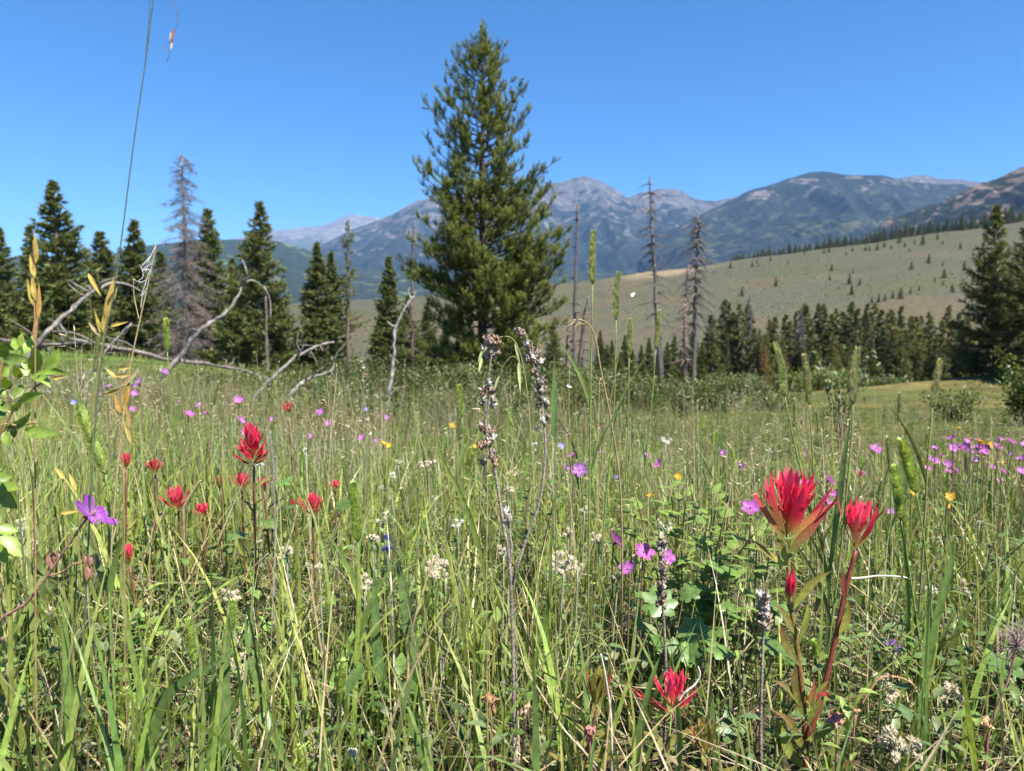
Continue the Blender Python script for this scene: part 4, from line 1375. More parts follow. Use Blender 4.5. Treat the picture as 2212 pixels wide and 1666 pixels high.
def hero_paintbrush():
    rg = np.random.default_rng(5)
    Y = 0.74
    s1 = px_path([(1742, 1655, 0.0), (1735, 1520), (1722, 1400), (1706, 1290), (1702, 1195)], Y, 22)
    s1[0] = ground_at(s1[0])
    s2 = px_path([(1742, 1600, 0.0), (1770, 1520), (1800, 1400), (1825, 1280), (1848, 1190)], Y - 0.005, 20)
    e = thing("paintbrush_plant", "large red paintbrush with two flower heads on reddish stems, right foreground", "wildflower", s1[0])
    m = M()
    stc = mixc(A3(0.20, 0.055, 0.03), A3(0.22, 0.20, 0.05), np.linspace(0, 1, 22))
    tube(m, s1, np.linspace(0.0036, 0.0022, 22), stc, 8)
    m.build("stem", M_STEM, e)
    m = M()
    tube(m, s2, np.linspace(0.0032, 0.0024, 20), (0.20, 0.05, 0.03), 8)
    m.build("stem", M_STEM, e)
    # big head: shaped bracts placed as the photograph shows them
    b = pt(1702, 1170, Y)
    mp = Y / FPX
    paintbrush_head(e, b, A3(0.03, -0.10, 1), 168 * mp, 140 * mp, 20, rg, 1.0, 0.80, flare=0.12)
    # low spreading bracts and the drooping green-maroon one at the right
    for pts, w, c0, c1, dy in (
            ([(1702, 1180), (1668, 1130), (1640, 1085), (1624, 1065)], 14, PGREEN * 0.9, mixc(MAROON, RED, 0.9), -0.02),
            ([(1704, 1190), (1735, 1140), (1765, 1110), (1812, 1082)], 22, YGREEN, mixc(RED, RED2, 0.5) * 0.9, -0.02),
            ([(1700, 1198), (1728, 1165), (1758, 1135), (1790, 1102)], 20, A3(0.15, 0.19, 0.04), mixc(MAROON, RED, 0.4), -0.03)):
        m = M()
        leaf_px(m, pts, Y + dy, w, c0, c1, 14, 0.35, 0.16, 0.4)
        m.build("bract", M_PETAL, e)
    b2 = pt(1848, 1188, Y - 0.005)
    paintbrush_head(e, b2, A3(0.10, -0.06, 1), 120 * mp, 96 * mp, 12, rg, 1.0, 0.75, start=1.1)
    # bud and leaves on the stems
    bud = pt(1706, 1305, Y - 0.012)
    paintbrush_head(e, bud, A3(0.0, -0.05, 1), 76 * mp, 30 * mp, 9, rg, 0.85, 0.28, False, True)
    for pts, w, c0, c1, roll in (
            ([(1702, 1225), (1670, 1205), (1640, 1180), (1618, 1164)], 20, YGREEN, MAROON * 0.9, 0.6),
            ([(1700, 1218), (1692, 1195), (1684, 1175), (1678, 1160)], 18, YGREEN, mixc(MAROON, PGREEN, 0.5), 0.2),
            ([(1712, 1318), (1740, 1275), (1765, 1250), (1800, 1232)], 24, YGREEN * 0.95, mixc(MAROON, PGREEN, 0.6), 0.5),
            ([(1716, 1370), (1700, 1340), (1690, 1322), (1672, 1305)], 22, PGREEN, MAROON * 0.9, 0.6),
            ([(1722, 1400), (1738, 1350), (1744, 1325), (1746, 1300)], 18, PGREEN, YGREEN, 0.3),
            ([(1728, 1440), (1700, 1400), (1690, 1370), (1685, 1345)], 26, PGREEN * 0.8, MAROON * 0.8, 0.5),
            ([(1826, 1300), (1822, 1270), (1821, 1250), (1820, 1225)], 16, MAROON, MAROON * 1.1, 0.3),
            ([(1812, 1370), (1826, 1345), (1833, 1320), (1830, 1295)], 20, YGREEN * 0.9, mixc(MAROON, YGREEN, 0.6), 0.2),
            ([(1733, 1530), (1710, 1495), (1690, 1480), (1668, 1468)], 22, PGREEN, MAROON * 0.7, 0.5),
            ([(1738, 1560), (1720, 1500), (1716, 1460), (1722, 1420)], 20, PGREEN * 0.9, MAROON, 0.4),
            ([(1745, 1570), (1762, 1520), (1770, 1490), (1790, 1470)], 22, PGREEN, PGREEN * 0.9, 0.4),
            ([(1740, 1600), (1775, 1580), (1800, 1560), (1815, 1520)], 26, YGREEN * 0.8, PGREEN, 0.5),
            ([(1735, 1660), (1705, 1620), (1695, 1590), (1690, 1560)], 36, PGREEN, YGREEN * 0.8, 0.3),
            ([(1745, 1640), (1720, 1590), (1700, 1555), (1660, 1530)], 26, PGREEN * 0.9, MAROON * 0.8, 0.5),
            ([(1742, 1690), (1790, 1670), (1815, 1655), (1845, 1640)], 24, PGREEN, MAROON * 0.9, 0.5),
            ([(1760, 1530), (1768, 1495), (1785, 1500), (1792, 1510)], 14, RED * 0.7, RED, 0.2),
            ([(1755, 1540), (1752, 1510), (1756, 1490), (1758, 1465)], 16, PGREEN, RED * 0.9, 0.3)):
        m = M()
        leaf_px(m, pts, Y - 0.01, w * 0.8, np.asarray(c0) * A3(0.85, 1.0, 0.9), mixc(np.asarray(c1), PGREEN, 0.25), 13, roll, 0.16, 0.34, edge=np.asarray(c0) * A3(0.8, 0.7, 0.7))
        m.build("leaf", M_LEAF, e)


hero_paintbrush()

PB = [  # base of head px, height px, width px, Y, nb, open, label
    (548, 1006, 90, 76, 1.05, 20, 1.15, "tallest red paintbrush at left, full head on dark stem"),
    (385, 1102, 50, 52, 1.1, 14, 0.9, "red paintbrush with a dry blade crossing it, left"),
    (438, 1118, 30, 34, 1.15, 12, 0.8, "small low red paintbrush right of the blade-crossed one"),
    (335, 1024, 32, 36, 1.2, 10, 0.7, "blurred red paintbrush tuft left of the tallest left one"),
    (274, 1015, 36, 22, 1.1, 8, 0.3, "red-tipped paintbrush bud farthest left"),
    (280, 1222, 46, 28, 0.95, 8, 0.32, "lone red paintbrush bud low at left"),
    (675, 1114, 46, 44, 1.1, 14, 0.75, "red paintbrush with wide side bracts, right of the tallest left one"),
    (725, 1058, 22, 36, 1.4, 10, 1.0, "small flat red paintbrush above the wide-bracted one"),
    (523, 1058, 36, 34, 1.25, 11, 0.8, "red paintbrush half hidden left of the tallest one's stem"),
    (571, 1062, 30, 20, 1.2, 8, 0.4, "tiny pink paintbrush bud right of the tallest one's stem"),
    (633, 1098, 20, 20, 1.5, 8, 0.7, "faint red paintbrush tip left of the wide-bracted one"),
    (622, 895, 24, 16, 2.2, 8, 0.6, "distant red paintbrush below the grey dead branches"),
    (1859, 1034, 16, 22, 2.0, 8, 0.9, "distant red paintbrush tip between the two red heads at right"),
    (1996, 1005, 16, 14, 2.2, 7, 0.8, "faint red paintbrush speck beside the bright green timothy"),
    (1456, 1545, 92, 90, 0.70, 12, 0.95, "ragged low red paintbrush head near bottom right of centre"),
    (1290, 1530, 96, 44, 0.70, 9, 0.25, "green and pink paintbrush bud behind a bent white straw, bottom"),
    (1530, 1640, 100, 40, 0.68, 8, 0.3, "yellow-green paintbrush shoot at bottom right of the ragged head"),
    (478, 1060, 30, 20, 1.25, 7, 0.2, "green paintbrush bud left of the tallest left paintbrush's stem"),
]
for i, (x, y, hp, wp, Y, nb, opn, lab) in enumerate(PB):
    rg = np.random.default_rng(600 + i)
    b = pt(x, y, Y)
    mp = Y / FPX
    path = stem_to_ground(b, None, Y, dx=rg.normal(0, 0.015), dy=0.01)
    e = thing("paintbrush_plant", lab, "wildflower", path[0], "red paintbrush flowers")
    m = M()
    tube(m, path, np.linspace(0.0026, 0.0018, len(path)), (0.16, 0.075, 0.045), 6)
    m.build("stem", M_STEM, e)
    tone = 0.9
    paintbrush_head(e, b, A3(rg.normal(0, 0.06), -0.08, 1), hp * mp * (1.15 if hp < 60 else 1.1), wp * mp, nb + (8 if i == 0 else 2), rg, tone, opn * (1.0 if i == 0 else 1.3), True, hp < 60, 0.0, 0.66 if i == 0 else 0.42, 0.55 if i == 0 else 0.25, "green" in lab)
    small_leaf_set(e, path, 9 if hp < 60 else 12, 0.045, 0.010, (PGREEN, mixc(PGREEN, MAROON, 0.4)), rg, lo=0.2)


# ------------------------------------------------------------------ geranium
GER = A3(0.50, 0.15, 0.50)


def petal(m, c, d, n, L, W, col, vein=True, cup=0.25):
    """broad notched petal from c along d, facing n"""
    s = nrm(np.cross(d, n))
    rows, cols_ = 7, 7
    V, C = [], []
    for r in range(rows):
        t = r / (rows - 1)
        w = W * (0.22 + 0.78 * math.sin(min(t * 1.15, 1) * math.pi / 2)) * (1.0 if t < 0.8 else 1.0 - (t - 0.8) * 1.2)
        for q in range(cols_):
            a = q / (cols_ - 1) * 2 - 1
            notch = L * 0.06 * (1 - abs(a)) * (t > 0.9) + L * 0.16 * a * a * t
            p = c + d * (L * t - notch) + s * a * w / 2 + n * (cup * L * (t * t) * 0.4 + 0.06 * W * a * a)
            V.append(p)
            k = 1.0 - (0.35 if (vein and q % 2 == 1 and t < 0.85) else 0.0)
            cc = mixc(col * 1.25 + 0.10, col, min(1, t * 1.6)) * k
            C.append(cc)
    i = np.arange(rows - 1)[:, None] * cols_
    j = np.arange(cols_ - 1)[None]
    qd = np.stack([i + j, i + j + 1, i + cols_ + j + 1, i + cols_ + j], -1).reshape(-1, 4)
    m.add(V, C, None, qd)


def geranium(label, x, y, Y, size_px, facing, rg, group="pink geranium flowers", col=GER, near=True, name="geranium_flower", stem_c=(0.17, 0.12, 0.06), stem_px=None):
    c = pt(x, y, Y)
    n = nrm(np.asarray(facing, float))
    R = size_px / FPX * Y * 0.52
    path = stem_to_ground(c - n * R * 0.25, stem_px, Y, dx=rg.normal(0, 0.01), dy=0.01)
    e = thing(name, label, "wildflower", path[0], group)
    m = M()
    tube(m, path, np.linspace(0.0016, 0.0011, len(path)), stem_c, 5)
    m.build("stem", M_STEM, e)
    a = nrm(np.cross(n, A3(0.3, 0.2, 1)))
    b = np.cross(n, a)
    st = rg.uniform(0, 6)
    mc = M()
    for k in range(5):
        th = st + k * 2 * math.pi / 5 + rg.normal(0, 0.06)
        d = nrm(a * math.cos(th) + b * math.sin(th) + n * rg.uniform(-0.05, 0.25))
        m = M() if near else mc
        petal(m, c, d, n, R * rg.uniform(0.85, 1.08), R * rg.uniform(0.62, 0.86), col * rg.uniform(0.7, 1.12), near, rg.uniform(0.1, 0.9))
        if near:
            m.build("petal", M_PETAL, e)
    if not near:
        mc.build("petals", M_PETAL, e)
    m = M()
    for k in range(5):
        th = st + (k + 0.5) * 2 * math.pi / 5
        d = a * math.cos(th) + b * math.sin(th)
        P = c - n * R * 0.12 + np.linspace(0, 1, 5)[:, None] * (d * R * 0.5 - n * R * 0.02)
        strip(m, P, R * 0.18 * leaf_w(5), nrm(np.cross(d, n)), (0.16, 0.13, 0.05), 0.1)
    tube(m, np.array([c - n * R * 0.25, c + n * R * 0.05, c + n * R * 0.3]), [R * 0.1, R * 0.09, R * 0.03], (0.30, 0.16, 0.20), 6)
    m.build("calyx", M_LEAF, e)
    return e, path


rg = np.random.default_rng(71)
# the near geranium at left, seen from the side, with buds below on a pink stem
eg, _ = geranium("large lilac geranium seen from the side on hairy pink stem, left", 197, 1112, 0.62, 98, (0.75, 0.12, 0.62), rg, None, GER * A3(0.8, 0.72, 0.98),
                 stem_c=(0.30, 0.15, 0.12), stem_px=[(-40, 1420), (60, 1300), (105, 1240), (145, 1180)])
for (x, y, r) in ((106, 1212, 0.0042), (118, 1203, 0.0036), (112, 1222, 0.0034), (190, 1240, 0.0056), (184, 1210, 0.0034), (196, 1214, 0.0034)):
    m = M()
    p = pt(x, y, 0.62)
    blob(m, p, r * 0.9, (0.36, 0.20, 0.15), 0.08, rg, (0.75, 0.75, 1.25))
    for k in range(5):
        a = k * 1.2566
        q = p + A3(math.cos(a) * r * 0.75, math.sin(a) * r * 0.75, -r) + np.linspace(0, 1, 5)[:, None] * A3(-math.cos(a) * r * 0.2, -math.sin(a) * r * 0.2, r * 2.6)
        strip(m, q, r * 0.7 * leaf_w(5, 0.4), nrm(A3(-math.sin(a), math.cos(a), 0)), mixc((0.22, 0.17, 0.07), (0.42, 0.17, 0.15), np.linspace(0, 1, 5)), 0.1)
    m.build("bud", M_LEAF, eg)
m = M()
tube(m, px_path([(100, 1245), (130, 1238), (160, 1218), (186, 1216)], 0.62, 8), 0.0010, (0.26, 0.17, 0.09), 5)
tube(m, px_path([(186, 1216), (192, 1226), (191, 1238)], 0.62, 6), 0.0008, (0.26, 0.15, 0.09), 5)
tube(m, px_path([(100, 1245), (106, 1225), (112, 1212)], 0.62, 6), 0.0008, (0.26, 0.15, 0.09), 5)
m.build("flower_stalks", M_STEM, eg)
for pts in ([(100, 1245), (80, 1240), (65, 1225), (55, 1200)], [(102, 1248), (120, 1252), (140, 1250), (160, 1240)], [(98, 1245), (85, 1225), (80, 1205), (82, 1190)],
            [(100, 1250), (95, 1265), (94, 1285), (97, 1300)], [(100, 1246), (112, 1262), (118, 1275), (120, 1290)]):
    m = M()
    leaf_px(m, pts, 0.62, 16, (0.12, 0.16, 0.045), (0.10, 0.13, 0.04), 9, 0.5, 0.2, 0.5, 0.25)
    m.build("leaf", M_LEAF, eg)

GL1 = [(1330, 1172, 1.0, 60, "purple geranium, darkest of the cluster right of centre"), (1390, 1194, 1.0, 50, "pink geranium against the dried stalk's right, right of centre"),
       (1441, 1203, 1.0, 40, "lilac geranium right of the low dried stalk"), (1358, 1230, 0.98, 42, "lowest magenta geranium of the cluster right of centre"),
       (1622, 1098, 1.05, 42, "lilac geranium just left of the large red flower"), (1748, 1044, 1.3, 34, "lilac geranium behind the large red head's top right"),
       (1790, 1038, 1.3, 36, "upper lilac geranium between the two red heads"), (1808, 1068, 1.3, 30, "middle lilac geranium between the two red heads"),
       (1788, 1084, 1.25, 28, "lower lilac geranium between the two red heads"), (1925, 1105, 1.3, 18, "small lilac geranium right of the right red head"),
       (300, 830, 1.6, 28, "pink geranium highest among the left ones, beside a straw"), (231, 836, 1.6, 20, "pink geranium left of the highest left one"),
       (355, 805, 1.9, 20, "small pink geranium before the dead grey tree"), (408, 895, 1.6, 24, "pink geranium left of a small dark timothy head"),
       (516, 865, 1.6, 22, "pink geranium above the tallest left red flower"), (447, 892, 1.7, 20, "pink geranium right of the small dark timothy head"),
       (520, 908, 1.7, 24, "lilac geranium just left of the tallest red paintbrush tip"),
       (1238, 985, 1.6, 24, "pink geranium right of the second dried stalk, upper"), (1252, 1016, 1.5, 36, "magenta geranium right of the second dried stalk, lower"),
       (1224, 1010, 1.6, 18, "small pink geranium bud beside the second dried stalk"), (1160, 927, 1.8, 22, "pink geranium behind the second dried stalk's middle"),
       (1395, 985, 1.7, 26, "pink geranium right of the four centre timothy stems, upper"), (1420, 1003, 1.7, 24, "pink geranium right of the four centre timothy stems, lower"),
       (1600, 1008, 1.7, 28, "pink geranium above the leafy plant left of large red flower"), (1891, 970, 1.8, 30, "magenta geranium high behind the right timothy heads"),
       (2062, 968, 1.7, 24, "magenta geranium left in the high row at right edge"), (2088, 966, 1.7, 24, "magenta geranium second in the high row at right edge"),
       (2122, 972, 1.7, 28, "magenta geranium under the yellow flowers at right edge"), (2108, 966, 1.75, 20, "small magenta geranium between row mates at right edge"),
       (2183, 955, 1.8, 32, "highest magenta geranium at the right edge"), (2050, 1002, 1.7, 20, "pink geranium lower left of the high row at right"),
       (2065, 1016, 1.7, 20, "pink geranium lowest below the high row at right"), (2022, 995, 1.8, 18, "pink geranium beside the bright green timothy's right"),
       (2166, 1018, 1.7, 20, "pink geranium low at right edge beside yellow one"), (2208, 1020, 1.6, 26, "pink geranium cut by the right edge")]
for i, (x, y, Y, s, lab) in enumerate(GL1):
    geranium(lab, x, y, Y, s, (rg.uniform(-0.8, 0.9), rg.uniform(-0.9, 0.2), rg.uniform(0.4, 1.0)), rg, near=s > 34, col=GER * A3(rg.uniform(0.9, 1.15), rg.uniform(0.8, 1.2), rg.uniform(0.85, 1.1)))
for i in range(34):
    Y = rg.uniform(2.2, 6.5)
    x = rg.choice([rg.uniform(150, 1000), rg.uniform(1100, 2212)], p=[0.55, 0.45])
    yb = np.interp(x, [0, 700, 1200, 1700, 2212], [850, 905, 955, 1000, 985])
    y = yb + rg.uniform(-25, 50)
    geranium("tiny pink geranium dot far back in the meadow", x, y, Y, rg.uniform(18, 30) * 1.6 / Y + 4, (rg.uniform(-0.4, 0.6), -0.7, 0.6), rg, "far pink geranium dots", near=False)

for i in range(30):
    x, y = rg.uniform(1990, 2215), 0
    y = 985 + rg.normal(0, 32)
    geranium("one of many small pink geraniums massed at the right edge", x, y, rg.uniform(1.6, 2.6), rg.uniform(11, 20), (rg.uniform(-0.8, 0.8), rg.uniform(-0.9, 0.3), rg.uniform(0.3, 1.0)), rg, "massed small geraniums at right edge",
             col=GER * A3(rg.uniform(0.8, 1.15), rg.uniform(0.8, 1.2), rg.uniform(0.8, 1.1)), near=False)

# ------------------------------------------------------------------ yellow cinquefoil, blue harebells
YEL = A3(0.60, 0.36, 0.012)
YL = [(829, 958, 1.7, 20, "left yellow flower of the pair left of the dried stalk"), (840, 964, 1.7, 20, "right yellow flower of the pair left of the dried stalk"),
      (978, 920, 2.0, 20, "yellow flower left of the dried stalk's seed heads"), (937, 928, 2.3, 12, "tiny yellow flower left of the higher yellow one"),
      (1025, 965, 1.9, 15, "yellow bud behind the dried stalk"), (1405, 1070, 1.4, 22, "yellow flower above the leafy plant right of centre"),
      (1466, 1030, 1.4, 24, "yellow flower on the top of the leafy plant"), (2053, 1074, 1.3, 30, "bigger yellow flower of the low right pair"),
      (2046, 1092, 1.3, 22, "lower yellow flower of the low right pair"), (1970, 1066, 1.4, 22, "yellow flower right of the right red head"),
      (2118, 955, 1.7, 26, "yellow flower amid magenta geraniums at right edge"), (2138, 962, 1.7, 22, "second yellow flower amid magenta geraniums at right edge"),
      (2072, 925, 1.9, 16, "highest yellow flower before the round bush"), (2098, 948, 1.8, 14, "small yellow bud left of the magenta geranium row"),
      (2170, 1000, 1.7, 18, "yellow flower low at the right edge"), (2000, 1062, 1.5, 18, "small yellow flower beside the slanting green timothy"),
      (1200, 1068, 1.7, 12, "small yellow flower right of the dried stalk's fork"), (1185, 1085, 1.6, 10, "tiny yellow flower below the dried stalk's fork")]
for x, y, Y, s, lab in YL:
    geranium(lab, x, y, Y, s * 0.8, (rg.uniform(-0.6, 0.7), rg.uniform(-0.8, 0.2), rg.uniform(0.4, 1.0)), rg, "small yellow flowers", YEL, False, "cinquefoil_flower", (0.16, 0.18, 0.05))
BL = [(836, 1182, 0.95, 30, "nodding blue harebell, lower of the pair"), (838, 1160, 0.96, 24, "blue harebell bud, upper of the pair"), (1212, 964, 1.9, 16, "tiny blue harebell right of the second dried stalk"),
      (1330, 1030, 2.2, 10, "faint blue speck flower right of centre"), (2172, 1230, 1.2, 16, "pale blue harebell in the right grass"), (790, 884, 2.6, 9, "pale blue speck flower before the grey sticks"),
      (160, 870, 1.7, 14, "pale blue flower behind the rose leaves")]
for x, y, Y, s, lab in BL:
    geranium(lab, x, y, Y, s, (0.3, -0.6, -0.5 if s > 20 else 0.4), rg, "blue harebells", A3(0.26, 0.27, 0.70), False, "harebell_flower", (0.15, 0.19, 0.07))


# ------------------------------------------------------------------ white pussytoes and yarrow
def pussytoes(label, x, y, Y, w, h, n, rg, col=(0.78, 0.70, 0.55), name="pussytoes_plant"):
    mp = Y / FPX
    c = pt(x, y, Y)
    path = stem_to_ground(c - A3(0, 0, h * mp * 0.4), None, Y, dx=rg.normal(0, 0.012), dy=0.01)
    e = thing(name, label, "wildflower", path[0], "cream white flower clusters")
    m = M()
    tube(m, path, np.linspace(0.0018, 0.0013, len(path)), (0.28, 0.29, 0.20), 5)
    heads = []
    for i in range(n):
        o = A3(rg.uniform(-0.5, 0.5) * w * mp, rg.uniform(-0.5, 0.5) * w * mp, rg.uniform(-0.45, 0.45) * h * mp)
        heads.append(c + o)
        tube(m, np.array([path[-1], (path[-1] + c + o) / 2 + A3(0, 0, -0.001), c + o]), [0.0010, 0.0008, 0.0007], (0.28, 0.29, 0.20), 4, False)
    m.build("stem", M_STEM, e)
    r = max(0.0026, min(0.0042, w * mp * 0.14))
    for p in heads:
        f = M()
        blob(f, p, r * 0.75 * rg.uniform(0.8, 1.15), np.array(col) * rg.uniform(0.85, 1.1), 0.08, rg, (1, 1, 1.1), 4, 6)
        D = nrm(rg.standard_normal((46, 3)) + A3(0, 0, 0.6))
        needles(f, p + D * r * 0.5, D, 2, r * 0.95, r * 0.34, 0.3, np.repeat((np.array(col) * 1.15)[None], 46, 0) * rg.uniform(0.8, 1.15, (46, 1)), rg)
        f.build("flower_head", M_FLUFF, e)


PT = [(620, 1192, 0.95, 26, 26, 7, "cream flower cluster below the wide-bracted red paintbrush"), (940, 1222, 0.95, 54, 36, 11, "cream cluster beside a pale bent straw, centre left"),
      (963, 1240, 0.95, 26, 24, 5, "small cream cluster right of the bent straw"), (1218, 1215, 0.95, 52, 46, 13, "large cream cluster right of the dried stalk"),
      (1248, 1224, 0.95, 22, 26, 5, "small cream cluster touching the large one's right"), (1293, 1160, 1.05, 34, 30, 7, "cream cluster left of the purple geraniums"),
      (802, 1162, 1.0, 32, 18, 6, "flat cream cluster left of the blue harebells"), (788, 1262, 0.9, 36, 34, 8, "cream cluster low left of the pale straw"),
      (495, 1284, 0.85, 34, 34, 9, "cream cluster at left above a green timothy head"), (514, 1430, 0.76, 34, 44, 10, "cream cluster near bottom beside the dark bent blade"),
      (1088, 1190, 1.0, 30, 24, 6, "cream cluster against the dried stalk's left side"), (690, 1222, 0.95, 14, 16, 3, "single cream tuft left of the joined timothy heads"),
      (1100, 1055, 1.3, 24, 22, 5, "cream cluster behind the dried stalk's fork"), (845, 1028, 1.6, 22, 12, 4, "white flat cluster above the blue harebells"),
      (1940, 1608, 0.72, 78, 58, 18, "largest cream cluster at the bottom right corner"), (1905, 1465, 0.82, 34, 40, 8, "cream cluster right of the red flower's stems"),
      (1918, 1500, 0.82, 50, 26, 8, "cream cluster under a curved rusty blade"), (2047, 1496, 0.80, 50, 34, 10, "cream cluster right of the curved rusty blade"),
      (2004, 1272, 1.05, 30, 14, 9, "flat white yarrow head in the right grass"), (2082, 1266, 1.05, 32, 36, 7, "dull cream cluster right of the yarrow head"),
      (990, 1130, 1.2, 26, 10, 5, "flat white cluster left of the dried stalk"), (48, 1136, 0.95, 30, 24, 6, "cream cluster at left edge behind rose leaves"),
      (78, 1180, 0.95, 22, 26, 5, "cream cluster right of the left edge one"), (1384, 1210, 1.02, 30, 24, 6, "cream tuft under the pink geraniums"),
      (1438, 955, 1.9, 26, 16, 7, "white yarrow head behind the centre timothy stems"), (1152, 965, 2.2, 16, 20, 5, "white blurred flower behind the second dried stalk"),
      (925, 1000, 1.7, 34, 22, 6, "pale cream cluster left of the dried stalk's lower seeds"), (560, 1002, 1.4, 16, 16, 4, "white tuft behind the tallest left paintbrush"),
      (660, 975, 1.6, 18, 20, 4, "white tuft right of the tallest left paintbrush"), (765, 1630, 0.68, 20, 18, 4, "white fluffy tuft at the bottom left of centre"),
      (160, 1150, 1.0, 20, 22, 4, "cream tuft left of the side-view geranium"), (1660, 975, 2.0, 16, 8, 3, "white speck flower left of the timothy above the red head"),
      (105, 1320, 0.9, 12, 10, 3, "little cream tuft low at the left edge"), (1830, 1150, 1.4, 10, 12, 3, "white tuft between the two red heads")]
for a in PT:
    pussytoes(a[6], *a[:6], rg, (0.70, 0.68, 0.62) if "white" in a[6] else (0.66, 0.58, 0.43))

for i in range(34):
    Y = rg.uniform(0.95, 2.6)
    x = rg.uniform(60, 2180)
    y = 730 + (0.45 - rg.uniform(0.10, 0.22) * np.interp(Y, [1, 3], [1.0, 0.6])) / Y * FPX + 30
    if 1600 < x < 1930 and 980 < y < 1400:
        continue
    pussytoes("small stray cream tuft among the grass", x, y, Y, 26 / Y, 18 / Y, int(rg.integers(3, 6)), rg, (0.66, 0.59, 0.45))


# ------------------------------------------------------------------ dried seed stalks
def pod(m, c, r, rg, col):
    """papery split husk: a small core with curled bracts around it"""
    blob(m, c, r * 0.72, np.array(col) * 0.85, 0.2, rg, (0.85, 0.85, 1.1), 4, 6)
    for k in range(8):
        d = nrm(rg.standard_normal(3) + A3(0, 0, 0.6))
        q = np.linspace(0, 1, 6)[:, None]
        P = c + d * r * 0.3 + q * nrm(d + rg.normal(0, 0.3, 3)) * r * 1.0 + A3(0, 0, 1) * q ** 2 * r * 0.5 + rg.normal(0, 0.3, 3) * q ** 2 * r * 0.5
        strip(m, P, r * rg.uniform(0.35, 0.75) * leaf_w(6, 0.45), side_of(P, rg.uniform(0, 3)), mixc(np.array(col) * rg.uniform(0.6, 1.1), np.minimum(np.array(col) * rg.uniform(1.0, 1.9), 0.6), np.linspace(0, 1, 6)), 0.25)


def seed_stalk(label, lines, pods, Y, rg, group="dried brown seed stalks"):
    base = None
    paths = []
    for k, (pts, r0, r1) in enumerate(lines):
        P = px_path(pts, Y, 26)
        if k == 0:
            P[0] = ground_at(P[0])
        paths.append((P, r0, r1))
    e = thing("dried_seed_stalk", label, "dried plant", paths[0][0][0], group)
    for P, r0, r1 in paths:
        m = M()
        c = A3(0.25, 0.205, 0.17)
        tube(m, P, np.linspace(r0, r1, 26) * 0.8, c * (1 + 0.2 * rg.standard_normal((26, 1))), 6)
        m.build("stem", M_DRY, e)
    mp = Y / FPX
    for (x, y, rpx) in pods:
        m = M()
        col = [(0.36, 0.29, 0.24), (0.26, 0.185, 0.14), (0.50, 0.44, 0.39), (0.33, 0.21, 0.14)][int(rg.integers(0, 4))]
        pod(m, pt(x, y, Y + rg.normal(0, 0.004)), rpx * mp * 0.95, rg, col)
        m.build("seed_pod", M_DRY, e)


rg = np.random.default_rng(15)
podsA, podsB = [], []
for x, y, w in ((1062, 736, 13), (1060, 768, 19), (1055, 838, 15), (1050, 866, 14), (1047, 925, 12), (1049, 958, 15), (1062, 988, 20)):
    for k in range(8):
        podsA.append((x + rg.normal(0, w * 0.55), y + rg.normal(0, w * 0.45), rg.uniform(7, 10.5)))
for x, y, w in ((1128, 722, 6), (1140, 745, 7), (1150, 770, 15), (1158, 790, 16), (1165, 820, 12), (1168, 845, 12), (1174, 875, 13), (1178, 905, 11)):
    for k in range(6):
        podsB.append((x + rg.normal(0, w * 0.5), y + rg.normal(0, w * 0.5), rg.uniform(6, 9.5)))
podsC = [(1096, 1112, 13), (1100, 1122, 10), (1093, 1125, 9)]
seed_stalk("tall forked brown seed stalk with clotted pods before the pine", [
    ([(1112, 1690), (1110, 1500), (1106, 1330), (1100, 1210), (1090, 1150), (1068, 1010), (1050, 930), (1050, 860), (1060, 780), (1064, 735)], 0.0030, 0.0013),
    ([(1106, 1262), (1135, 1170), (1168, 1075), (1178, 970), (1172, 890), (1160, 820), (1148, 770), (1135, 722), (1118, 708), (1108, 716)], 0.0020, 0.0010),
    ([(1101, 1215), (1105, 1180), (1097, 1130)], 0.0022, 0.0014)], podsA + podsB + podsC, 0.72, rg)
podsD = [(1428 + rg.uniform(-9, 9), y + rg.uniform(-4, 4), rg.uniform(6, 10)) for y in np.arange(1165, 1318, 8.5) for _ in range(2)]
seed_stalk("shorter brown seed stalk with dense pods beside pink geraniums", [
    ([(1430, 1700), (1438, 1500), (1437, 1400), (1432, 1310), (1426, 1200), (1422, 1120)], 0.0024, 0.0012)], podsD, 0.74, rg)
podsE = [(1650 + rg.uniform(-12, 12), y + rg.uniform(-4, 4), rg.uniform(7, 11)) for y in np.arange(1285, 1362, 7) for _ in range(3)]
seed_stalk("grey and rust seed head stalk left of the large red flower", [
    ([(1645, 1700), (1643, 1560), (1646, 1450), (1649, 1360), (1650, 1290), (1648, 1245)], 0.0026, 0.0008)], podsE, 0.72, rg)
podsF = [(785 + rg.uniform(-8, 8), y, rg.uniform(2.5, 4)) for y in np.arange(775, 860, 7)]
seed_stalk("thin rusty dock seed stalk left of the bowed dead stick", [
    ([(790, 1250), (788, 1000), (786, 880), (785, 770)], 0.0018, 0.0009)], podsF, 1.6, rg)


